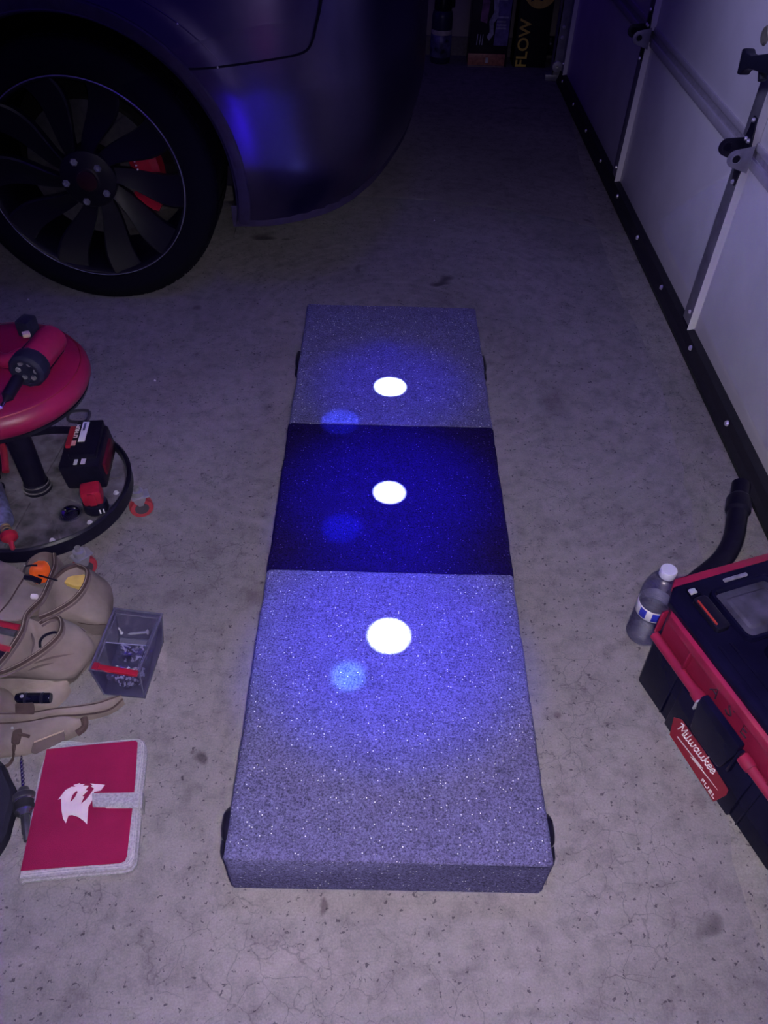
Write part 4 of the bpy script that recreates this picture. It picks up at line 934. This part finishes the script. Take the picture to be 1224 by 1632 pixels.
emb = [(378, 712), (425, 650), (465, 628), (492, 628), (478, 617), (522, 604), (512, 613), (552, 611), (538, 620), (578, 622), (555, 650), (572, 652), (535, 690), (548, 692), (525, 740), (560, 712), (585, 680), (612, 640), (592, 625), (604, 622), (588, 607), (682, 616), (655, 652), (612, 662), (604, 690), (598, 720), (574, 760), (566, 872), (545, 850), (510, 825), (470, 812), (445, 815), (428, 865), (410, 835), (400, 780), (398, 705)]
EMB = mat('white_emblem_print', (.62, .50, .60), .7, var=.06, bump=0)
eo = MB().slab([Z6(a_, b_, .0258) for a_, b_ in emb], (0, 0, .0004)).build('emblem', EMB, wl)
MB().slab([Z6(a_, b_, .0263) for a_, b_ in ((457, 727), (470, 685), (495, 655), (506, 660), (490, 692), (475, 712))], (0, 0, .0002)).build('emblem_cutout', CASE, eo)
sp4 = [Z6(597, 668, .029), Z6(912, 662, .029), Z6(905, 766, .029), Z6(602, 756, .029)]
st = MB().slab(sp4, (0, 0, -.003)).build('strap', GB, wl, bevel=.0008)
MB().slab([sp4[1]+Vector((.001, 0, .0005)), sp4[2]+Vector((.001, 0, .0005)), sp4[2]+Vector((.001, 0, -.024)), sp4[1]+Vector((.001, 0, -.024))], (.003, 0, 0)).build('strap_fold', GB, st, bevel=.0005)
MB().slab([Z6(680, 750, .0262), Z6(850, 752, .0262), Z6(850, 768, .0262), Z6(690, 768, .0262)], (0, 0, .0004)).build('strap_patch', EMB, st)
# ------------------------------------------------------------------ arbor bit
ab = thing('hole_saw_arbor', 'steel hole-saw arbor with pilot drill bit lying left of the red case', 'drill bit', P(38, 1290, 0))
q0 = P(34, 1204, .020); q1 = P(43, 1338, .020); dd = (q1-q0).normalized(); LT = (q1-q0).length
M = frame(q0, (0, 0, 1), z=dd)
DKS = mat('dark_steel', (.10, .095, .12), .4, .7); 
mb = MB(); fl = []
for k in range(40):
    t = k/39; r_ = .0032*(.3+.7*min(1, t*6)); a_ = t*14; fl.append([M @ Vector((r_*math.cos(a_+g)*(1 if j % 2 else .55), r_*math.sin(a_+g)*(1 if j % 2 else .55), t*LT*.42)) for j, g in enumerate([2*PI*q/8 for q in range(8)])])
mb.loft(fl, True, True); mb.build('pilot_bit', mat('mid_steel', (.34, .33, .40), .25, .92, bump=0), ab, smooth=True, auto=50)
u_ = LT
mb = MB(); mb.lathe([(0, u_*.41), (.008, u_*.41), (.009, u_*.43), (.009, u_*.46), (.013, u_*.47), (.018, u_*.50), (.0185, u_*.555), (.017, u_*.565), (0, u_*.565)], M, 24); mb.build('arbor_collar', DKS, ab, smooth=True, auto=30)
mb = MB(); mb.lathe([(.0160, u_*.565), (.0178, u_*.57), (.0178, u_*.585), (.016, u_*.59)], M, 24); mb.build('steel_ring', mat('mid_steel', (.34, .33, .40), .25, .92, bump=0), ab, smooth=True)
mb = MB(); mb.lathe([(0, u_*.588), (.0165, u_*.588), (.0165, u_*.68), (0, u_*.68)], M, 24); mb.build('rubber_ring', RUB, ab, smooth=True, auto=30)
mb = MB(); mb.lathe([(0, u_*.68), (.0155, u_*.68), (.0150, u_*.70), (.011, u_*.72), (.009, u_*.735), (0, u_*.735)], M, 24); mb.build('spring', mat('mid_steel', (.34, .33, .40), .25, .92, bump=0), ab, smooth=True, auto=30)
mb = MB(); mb.lathe([(0, u_*.73), (.0078, u_*.735), (.0074, u_*.93), (.0055, u_*.95), (.0052, u_*1.02), (0, u_*1.02)], M, 6); mb.build('hex_shank', DKS, ab, bevel=.0006)
# ------------------------------------------------------------------ dark case at the left edge
dk = [P(-50, 1190, .03), P(0, 1212, .03), P(9, 1228, .03), P(18, 1245, .03), P(24, 1262, .03), P(22, 1278, .03), P(14, 1305, .03), P(0, 1343, .03), P(-60, 1400, .03), P(-110, 1300, .03)]
rk = resample(smoothpath(dk, 3, True), 48)
MB().loft([shr(rk, .004, .001), shr(rk, 0, .006), shr(rk, 0, .026), shr(rk, .006, .034), shr(rk, .03, .036)], True, True).build('dark_pouch', mat('navy_black_nylon', (.010, .009, .026), .7, bump=.3, bscale=500))
tag(bpy.data.objects['dark_pouch'], 'navy-black soft pouch at left edge below the tool bag', 'pouch')

# ================================================================== TAN TOOL BAG
bag = thing('tool_bag', 'tan canvas tool bag with open bound pockets on floor', 'tool bag', (-.60, .87, 0))
def wob(p, a=.004, f=22):
    a *= 1.5
    return p+Vector((noise.noise(p*f), noise.noise(p*f+Vector((9, 3, 1))), noise.noise(p*f+Vector((3, 7, 5)))))*a
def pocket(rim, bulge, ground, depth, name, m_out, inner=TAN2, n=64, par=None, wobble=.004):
    """rim, bulge, ground: closed rings of world points starting at matching places"""
    R0, R1, R2 = (resample(smoothpath(r_, 5, True), n) for r_ in (rim, bulge, ground))
    c = sum(R0, Vector())/n; rings = []
    for t in [k/7 for k in range(8)]:
        rings.append([wob(a_*(1-t)**2+b2*2*t*(1-t)+c2*t**2 if False else (a_.lerp(b2, t*2) if t < .5 else b2.lerp(c2, (t-.5)*2)), wobble*min(1, t*3)) for a_, b2, c2 in zip(R0, R1, R2)])
    lip = [p+Vector((0, 0, .002)) for p in R0]
    mb = MB(); mb.loft([lip]+rings); o_ = mb.build(name, m_out, par or bag, smooth=True, auto=80)
    ins = [[p.copy() for p in lip], [p.lerp(c, .10)-Vector((0, 0, .006)) for p in R0], [p.lerp(c, .28)-Vector((0, 0, depth*.6)) for p in R0], [p.lerp(c, .55)-Vector((0, 0, depth)) for p in R0]]
    mb = MB(); mb.loft(ins, False, True); mb.build('lining', inner, o_, smooth=True, auto=80)
    return o_
def hf(name, outline, hfun, m_, par, n=90, step=.006):
    """soft mound over an outline (world xy); height from distance to the edge"""
    ol = [Vector((p.x, p.y, 0)) for p in smoothpath(outline, 4, True)]
    R_ = resample(ol, n); c = sum(R_, Vector())/n; rings = []
    K = 14
    for k in range(K+1):
        t = k/K; ring = []
        for p in R_:
            q_ = p.lerp(c, t*.97); d_ = t; z = hfun(q_, d_); ring.append(wob(Vector((q_.x, q_.y, z)), .004 if k else .0))
        rings.append(ring)
    low = [Vector((p.x, p.y, .001)) for p in rings[0]]
    mb = MB(); mb.loft([low]+rings, True, True); return mb.build(name, m_, par, smooth=True, auto=80)
# main body mound
outl = [Z5(-150, 120, .03), Z5(60, 175, .03), Z5(170, 180, .03), Z5(240, 90, .04), Z5(330, 90, .04), Z5(430, 180, .03), Z5(560, 200, .03), Z5(660, 330, .03), Z5(650, 520, .03), Z5(610, 660, .03), Z5(550, 800, .02), Z5(440, 930, .01), Z5(400, 1020, .005), Z5(250, 1080, .005), Z5(0, 1090, .005), Z5(-250, 1000, .01), Z5(-300, 500, .02)]
hfun = lambda q_, t: .012+.060*min(1, t*2.6)**.6
hf('bag_body', outl, hfun, TAN, bag)
# left flap (upper left)
fl_ = [Z5(-200, 60, .10), Z5(-60, 110, .10), Z5(60, 165, .10), Z5(165, 232, .095), Z5(130, 320, .10), Z5(60, 420, .10), Z5(0, 480, .10), Z5(-150, 520, .10)]
rr3 = resample(smoothpath(fl_, 4, True), 48)
MB().loft([[wob(p.lerp(sum(rr3, Vector())/48, k/8)+Vector((0, 0, .008*math.sin(k/8*PI/2)-.0)), .003) for p in rr3] for k in range(8)], False, True).build('flap', TAN, bag, smooth=True, auto=80)
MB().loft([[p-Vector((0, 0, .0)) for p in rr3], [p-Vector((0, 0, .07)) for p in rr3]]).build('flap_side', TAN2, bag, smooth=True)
# pocket with the orange tool (top left)
rimA = [Z5(352, 110, .105), Z5(352, 165, .11), Z5(330, 230, .115), Z5(305, 300, .118), Z5(250, 300, .115), Z5(175, 270, .11), Z5(165, 215, .105), Z5(200, 130, .10), Z5(250, 92, .10), Z5(310, 85, .10)]
bulA = [Z5(365, 110, .07), Z5(400, 170, .07), Z5(390, 240, .08), Z5(330, 330, .09), Z5(250, 340, .09), Z5(150, 300, .09), Z5(150, 215, .07), Z5(185, 125, .06), Z5(245, 84, .06), Z5(320, 78, .06)]
grA = [Z5(370, 120, .02), Z5(420, 180, .03), Z5(400, 260, .05), Z5(330, 345, .06), Z5(250, 350, .06), Z5(140, 300, .06), Z5(140, 215, .03), Z5(180, 130, .02), Z5(245, 90, .02), Z5(330, 85, .02)]
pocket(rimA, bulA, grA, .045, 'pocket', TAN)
# pocket with the yellow item
rimB = [Z5(556, 195, .115), Z5(566, 235, .118), Z5(540, 310, .120), Z5(480, 385, .122), Z5(400, 440, .122), Z5(320, 480, .120), Z5(258, 503, .118), Z5(262, 450, .12), Z5(300, 350, .12), Z5(345, 262, .118), Z5(420, 195, .115), Z5(500, 165, .113)]
bulB = [Z5(600, 200, .08), Z5(700, 280, .07), Z5(735, 350, .065), Z5(735, 450, .06), Z5(700, 545, .06), Z5(560, 545, .07), Z5(300, 520, .09), Z5(245, 480, .09), Z5(270, 340, .09), Z5(320, 250, .09), Z5(400, 180, .08), Z5(500, 155, .08)]
grB = [Z5(590, 225, .02), Z5(690, 310, .015), Z5(725, 380, .005), Z5(730, 470, .002), Z5(700, 560, .002), Z5(640, 640, .002), Z5(350, 600, .05), Z5(230, 520, .06), Z5(250, 350, .05), Z5(300, 250, .05), Z5(390, 190, .03), Z5(500, 175, .02)]
pB = pocket(rimB, bulB, grB, .055, 'pocket', TAN, TAN)
# front lower pocket
rimC = [Z5(385, 508, .115), Z5(398, 560, .118), Z5(375, 625, .118), Z5(300, 700, .116), Z5(190, 775, .112), Z5(80, 835, .108), Z5(0, 862, .106), Z5(-60, 870, .105), Z5(0, 800, .11), Z5(70, 720, .115), Z5(140, 610, .118), Z5(190, 520, .118), Z5(255, 540, .112), Z5(320, 510, .113)]
bulC = [Z5(440, 520, .09), Z5(560, 590, .08), Z5(625, 690, .065), Z5(560, 815, .055), Z5(440, 915, .045), Z5(250, 905, .06), Z5(0, 880, .08), Z5(-80, 880, .08), Z5(-20, 790, .09), Z5(50, 700, .09), Z5(120, 600, .09), Z5(180, 505, .09), Z5(260, 500, .09), Z5(340, 490, .09)]
grC = [Z5(450, 540, .05), Z5(570, 620, .03), Z5(610, 720, .003), Z5(545, 850, .002), Z5(445, 935, .002), Z5(260, 930, .01), Z5(0, 900, .03), Z5(-80, 900, .03), Z5(-30, 790, .05), Z5(40, 700, .05), Z5(110, 600, .05), Z5(170, 500, .05), Z5(260, 500, .05), Z5(350, 480, .05)]
pC = pocket(rimC, bulC, grC, .05, 'pocket', TAN, TAN)
# back panel standing behind the front pocket: lighter inner face
# bound edges: dark tape, doubled, with a stitch line beside it
def binding(pts, off=(.004, -.004), w_=.0042):
    pp = smoothpath(pts, 6); MB().tube(pp, w_, 8, flat=.8).build('binding', TRIM, bag, smooth=True)
    q_ = [p+Vector((off[0]*1.7, off[1]*1.7, -.0005)) for p in pp]; MB().tube(q_, .0024, 6, flat=.7).build('binding', TAN2, bag, smooth=True)
    q_ = [p+Vector((off[0]*.0, off[1]*.0, w_*.8)) for p in pp]; MB().tube(q_, .0007, 5).build('stitching', STITCH, bag)
binding([Z5(350, 95, .107), Z5(354, 165, .113), Z5(332, 230, .118), Z5(303, 310, .121), Z5(262, 390, .122), Z5(172, 482, .121), Z5(140, 590, .121), Z5(70, 705, .118), Z5(0, 795, .114), Z5(-60, 850, .11)])
binding([Z5(500, 166, .114), Z5(556, 190, .117), Z5(567, 235, .120), Z5(540, 310, .122), Z5(480, 385, .124), Z5(400, 440, .124), Z5(320, 480, .122), Z5(258, 505, .120)])
binding([Z5(255, 542, .114), Z5(320, 508, .115), Z5(382, 508, .117), Z5(399, 560, .120), Z5(376, 625, .120), Z5(300, 700, .118), Z5(190, 775, .114), Z5(80, 835, .110), Z5(0, 864, .108), Z5(-60, 872, .105)])
MB().tube(smoothpath([Z5(345, 262, .120), Z5(420, 196, .117), Z5(500, 166, .115)], 5), .0035, 8).build('binding', TRIM, bag, smooth=True)
# panel between flap and binding (covers the compartment)
pn = [Z5(170, 235, .105), Z5(250, 300, .110), Z5(300, 312, .113), Z5(262, 385, .113), Z5(172, 478, .112), Z5(130, 520, .11), Z5(0, 520, .108), Z5(-80, 520, .105), Z5(0, 470, .108), Z5(120, 320, .108)]
rr4 = resample(smoothpath(pn, 3, True), 40); cc4 = sum(rr4, Vector())/40
MB().loft([[wob(p.lerp(cc4, k/6)+Vector((0, 0, .004*math.sin(k/6*PI/2))), .002) for p in rr4] for k in range(6)], False, True).build('upper_panel', TAN, bag, smooth=True, auto=80)
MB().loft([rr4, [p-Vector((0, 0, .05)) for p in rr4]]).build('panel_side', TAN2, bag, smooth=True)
# seams on the fabric
for sq in ([Z5(160, 240, .112), Z5(110, 320, .113), Z5(60, 400, .113), Z5(0, 470, .113)], [Z5(250, 505, .11), Z5(430, 520, .085), Z5(560, 548, .07), Z5(690, 552, .062)]):
    MB().tube(smoothpath(sq, 6), .0014, 6).build('seam', TRIM, bag)
# lower flap under the front pocket
lf = [Z5(-100, 905, .03), Z5(150, 905, .04), Z5(300, 925, .04), Z5(440, 930, .025), Z5(430, 980, .02), Z5(390, 1030, .018), Z5(330, 1078, .016), Z5(200, 1085, .018), Z5(0, 1080, .02), Z5(-100, 1060, .02)]
rr5 = resample(smoothpath(lf, 3, True), 48); cc5 = sum(rr5, Vector())/48
MB().loft([[Vector((p.x, p.y, .002)) for p in rr5]]+[[wob(p.lerp(cc5, k/6)+Vector((0, 0, .012*math.sin(k/6*PI/2))), .003) for p in rr5] for k in range(6)], False, True).build('lower_flap', TAN, bag, smooth=True, auto=80)
# dark lobe at left
lb_ = [Z5(-120, 960, .05), Z5(0, 960, .055), Z5(60, 985, .055), Z5(98, 1030, .05), Z5(100, 1090, .045), Z5(80, 1125, .04), Z5(0, 1130, .04), Z5(-120, 1130, .04)]
rr6 = resample(smoothpath(lb_, 3, True), 40); cc6 = sum(rr6, Vector())/40
MB().loft([[Vector((p.x, p.y, .03)) for p in rr6]]+[[p.lerp(cc6, k/6)+Vector((0, 0, .022*math.sin(k/6*PI/2))) for p in rr6] for k in range(6)], False, True).build('padded_lobe', TAN2, bag, smooth=True, auto=80)
MB().loft([[Z5(a_, b_, .042+dz) for a_, b_ in ((98, 1065), (218, 1058), (226, 1100), (222, 1138), (100, 1135))] for dz in (0, .008)], True, True).build('holder_tab', TRIM, bag, bevel=.002)
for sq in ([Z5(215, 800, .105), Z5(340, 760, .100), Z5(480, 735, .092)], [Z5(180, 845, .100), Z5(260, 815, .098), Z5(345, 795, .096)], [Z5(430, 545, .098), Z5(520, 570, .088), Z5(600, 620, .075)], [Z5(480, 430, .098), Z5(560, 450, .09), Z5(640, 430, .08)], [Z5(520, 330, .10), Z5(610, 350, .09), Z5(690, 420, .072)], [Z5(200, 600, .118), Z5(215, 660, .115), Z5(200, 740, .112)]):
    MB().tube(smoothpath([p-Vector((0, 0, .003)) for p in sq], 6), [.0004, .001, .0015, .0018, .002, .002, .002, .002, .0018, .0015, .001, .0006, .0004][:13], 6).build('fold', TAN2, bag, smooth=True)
# ---- belt / holster below
bl = thing('tool_belt', 'tan tool belt with loops and padded pointed tip in front of bag', 'tool belt', Z5(300, 1150, 0))
up_ = smoothpath([Z5(-150, 1110, .045), Z5(0, 1120, .045), Z5(200, 1118, .043), Z5(350, 1095, .040), Z5(520, 1072, .036), Z5(640, 1050, .034), Z5(730, 1020, .032), Z5(790, 1018, .028)], 5)
lo_ = smoothpath([Z5(-150, 1185, .03), Z5(0, 1195, .03), Z5(200, 1180, .03), Z5(350, 1150, .028), Z5(520, 1140, .024), Z5(640, 1125, .020), Z5(730, 1095, .018), Z5(798, 1034, .022)], 5)
mb = MB(); mb.loft([[a_-Vector((0, 0, .02)), a_, a_.lerp(b2, .3)+Vector((0, 0, .006)), a_.lerp(b2, .7)+Vector((0, 0, .007)), b2, Vector((b2.x, b2.y, .003)), Vector((a_.x, a_.y, .003))] for a_, b2 in zip(up_, lo_)], True, True)
mb.build('padded_belt', TAN, bl, smooth=True, auto=70)
MB().tube(lo_, .0022, 6).build('belt_binding', TRIM, bl, smooth=True)
MB().tube([a_.lerp(b2, .35)+Vector((0, 0, .0065)) for a_, b2 in zip(up_, lo_)], .0012, 6).build('belt_seam', TRIM, bl)
u2 = smoothpath([Z5(-150, 1190, .034), Z5(0, 1200, .034), Z5(150, 1190, .034), Z5(300, 1165, .034), Z5(420, 1150, .032), Z5(530, 1165, .028)], 5)
l2 = smoothpath([Z5(-150, 1470, .006), Z5(0, 1405, .010), Z5(150, 1385, .012), Z5(300, 1330, .012), Z5(420, 1290, .012), Z5(545, 1225, .014)], 5)
mb = MB(); mb.loft([[a_-Vector((0, 0, .016)), a_, a_.lerp(b2, .3)+Vector((0, 0, .008)), a_.lerp(b2, .7)+Vector((0, 0, .010)), b2, Vector((b2.x, b2.y, .002)), Vector((a_.x, a_.y, .002))] for a_, b2 in zip(u2, l2)], True, True)
mb.build('belt_pouch', TAN, bl, smooth=True, auto=70)
MB().tube(smoothpath([Z5(545, 1160, .034), Z5(552, 1190, .032), Z5(545, 1225, .028), Z5(500, 1260, .026)], 4), .006, 8).build('pouch_edge', TRIM, bl, smooth=True)
MB().loft([[Z5(a_, b_, .031+dz) for a_, b_ in ((215, 1325), (415, 1240), (425, 1300), (340, 1345), (230, 1395), (200, 1385))] for dz in (0, .007)], True, True).build('tool_loop', TAN2, bl, bevel=.002)
MB().tube([Z5(222, 1318, .0395), Z5(415, 1243, .0395)], .0014, 6).build('loop_stitching', mat('pale_leather_edge', (.42, .32, .26), .7), bl)
MB().loft([[Z5(a_, b_, .046+dz) for a_, b_ in ((85, 1240), (140, 1225), (145, 1260), (125, 1335), (72, 1330), (75, 1290))] for dz in (0, .010)], True, True).build('clip', TRIM, bl, bevel=.003)
MB().tube([Z5(120, 1262, .058), Z5(192, 1280, .054)], .003, 8).build('clip_pin', TRIM, bl)
MB().tube(smoothpath([Z5(92, 1335, .046), Z5(88, 1380, .035), Z5(85, 1420, .014), Z5(60, 1460, .006), Z5(20, 1480, .005)], 5), .0035, 8, flat=.5).build('hanging_strap', TRIM, bl, smooth=True)
mb = MB(); mb.lathe([(0, .002), (.002, .0016), (.0026, 0)], T(Z5(80, 1226, .058)), 10); mb.build('snap', CHROME, bl, smooth=True)
# ---- things in the bag
og = thing('orange_knife', 'orange-handled utility tool in the top pocket of the tool bag', 'knife', Z5(250, 190, .1))
M = frame(Z5(250, 185, .112), Z5(300, 170, .112)-Z5(200, 200, .112), z=(0, .1, 1))
ORN = mat('orange_plastic', (.75, .11, .02), .45)
MB().loft([[M @ Vector((x*k_, y*k_, z)) for x, y in ((-.018, -.006), (-.012, -.012), (.010, -.012), (.020, -.004), (.018, .008), (.004, .015), (-.012, .009))] for z, k_ in ((-.03, .9), (.0, 1), (.008, .8), (.010, .5))], True, True).build('orange_head', ORN, og, bevel=.001)
MB().tube([M @ Vector((-.021, .002, .011)), M @ Vector((-.008, -.003, .013)), M @ Vector((.0, -.006, .012))], .002, 6).build('pin', BLK, og)
mb = MB(); mb.lathe([(0, .002), (.0018, .0015), (.0022, 0)], T(M @ Vector((-.021, .002, .012))), 8); mb.build('pin_head', CHROME, og, smooth=True)
bt = thing('black_multi_tool', 'small black clip tool under the orange knife in the tool bag', 'clip', Z5(210, 250, .115))
MB().tube(smoothpath([Z5(165, 245, .120), Z5(200, 250, .122), Z5(235, 262, .122), Z5(262, 272, .121)], 4), .0055, 8).build('clip_body', BLK, bt, smooth=True)
MB().tube([Z5(250, 232, .124), Z5(310, 248, .124), Z5(372, 266, .123)], .0018, 8).build('clip_bar', BLK, bt)
yl = MB().slab([Z5(a_, b_, .108) for a_, b_ in ((412, 278), (440, 240), (470, 232), (560, 222), (556, 250), (530, 305), (480, 300))], (.004, 0, -.012)).build('yellow_tape_roll', mat('yellow_plastic', (.62, .42, .12), .5, var=.12, scale=60), bevel=.003)
tag(yl, 'yellow plastic piece showing inside the right pocket of tool bag', 'tape')
MB().tube(smoothpath([Z5(262, 700, .100), Z5(262, 660, .110), Z5(290, 625, .113), Z5(340, 605, .112), Z5(365, 603, .108)], 5), .0026, 8).build('black_loop', BLK)
tag(bpy.data.objects['black_loop'], 'thin black wire loop sticking up in the front bag pocket', 'wire')
mb = MB(); mb.lathe([(0, 0), (.0045, 0), (.005, .002), (.005, .009), (.004, .011), (0, .011)], frame(Z5(205, 368, .120), (0, 0, 1), z=Z5(252, 372, .120)-Z5(205, 368, .120)), 16)
tag(mb.build('white_button', mat('white_plastic_bead', (.7, .62, .7), .4), smooth=True), 'small white plastic cap lying on the bag flap', 'cap')
for k, (ya_, yb2, lab_) in enumerate(((530, 555, 'upper'), (685, 700, 'lower'))):
    sc_ = thing('red_snips', lab_+' red and black tool handle in the left bag compartment', 'tool handle', Z5(40, ya_+20, .1))
    xr = 128 if k == 0 else 70
    MB().tube(smoothpath([Z5(-80, ya_-6, .122), Z5(0, ya_+14, .122), Z5(xr, yb2+16, .118)], 4), .0062, 10, flat=.7).build('red_grip', RED, sc_, smooth=True)
    MB().tube(smoothpath([Z5(-80, ya_+40, .116), Z5(0, ya_+58, .116), Z5(xr-25, yb2+55, .112)], 4), .0075, 10, flat=.7).build('grey_grip', BLK if k else mat('grey_blue_grip', (.05, .05, .07), .5), sc_, smooth=True)
fh = thing('flashlight', 'small black cylindrical flashlight lying on the lower bag flap', 'flashlight', Z5(220, 1030, .04))
a_ = Z5(105, 1030, .046); b_ = Z5(332, 1030, .044); dd = (b_-a_); LL = dd.length; M = frame(a_, (0, 0, 1), z=dd)
mb = MB(); mb.lathe([(0, 0), (.0075, 0), (.0095, .008), (.0095, LL-.003), (.0085, LL), (0, LL)], M, 20); mb.build('barrel', mat('glossy_black', (.006, .006, .02), .15), fh, smooth=True, auto=35)
for t in (.25, .72):
    mb = MB(); mb.lathe([(.0095, LL*t), (.0101, LL*t+.001), (.0101, LL*t+.004), (.0095, LL*t+.005)], M, 20); mb.build('grip_ring', BLK, fh, smooth=True)
mb = MB(); mb.lathe([(0, .0015), (.0028, .0012), (.0034, 0)], frame(a_.lerp(b_, .22)+Vector((0, -.002, .0092)), (1, 0, 0), z=(0, 0, 1)), 12); mb.build('switch', CHROME, fh, smooth=True)

# ------------------------------------------------------------------ dust and grit on the floor
gm = mat('pale_grit', (.75, .72, .75), .5, bump=0)
for x, y, lab_ in ((692, 352, 'tiny pale chip on the dark floor beyond the far end of the carpeted box'), (965, 243, 'tiny pale chip on the floor near the foot of the far door stile'), (1020, 395, 'tiny pale chip on the lighter floor strip beside the garage door seal'), (45, 478, 'tiny pale chip on the floor below the tyre at the left'), (247, 607, 'tiny pale chip on the floor between red stool seat and carpeted box'), (330, 380, 'tiny pale chip on the floor right of the car tyre')):
    p = P(x, y, .001); mb = MB(); mb.lathe([(0, .0035), (.002, .003), (.003, 0)], T(p), 6)
    tag(mb.build('grit_chip', gm), lab_, 'chip', 'grit on the floor')
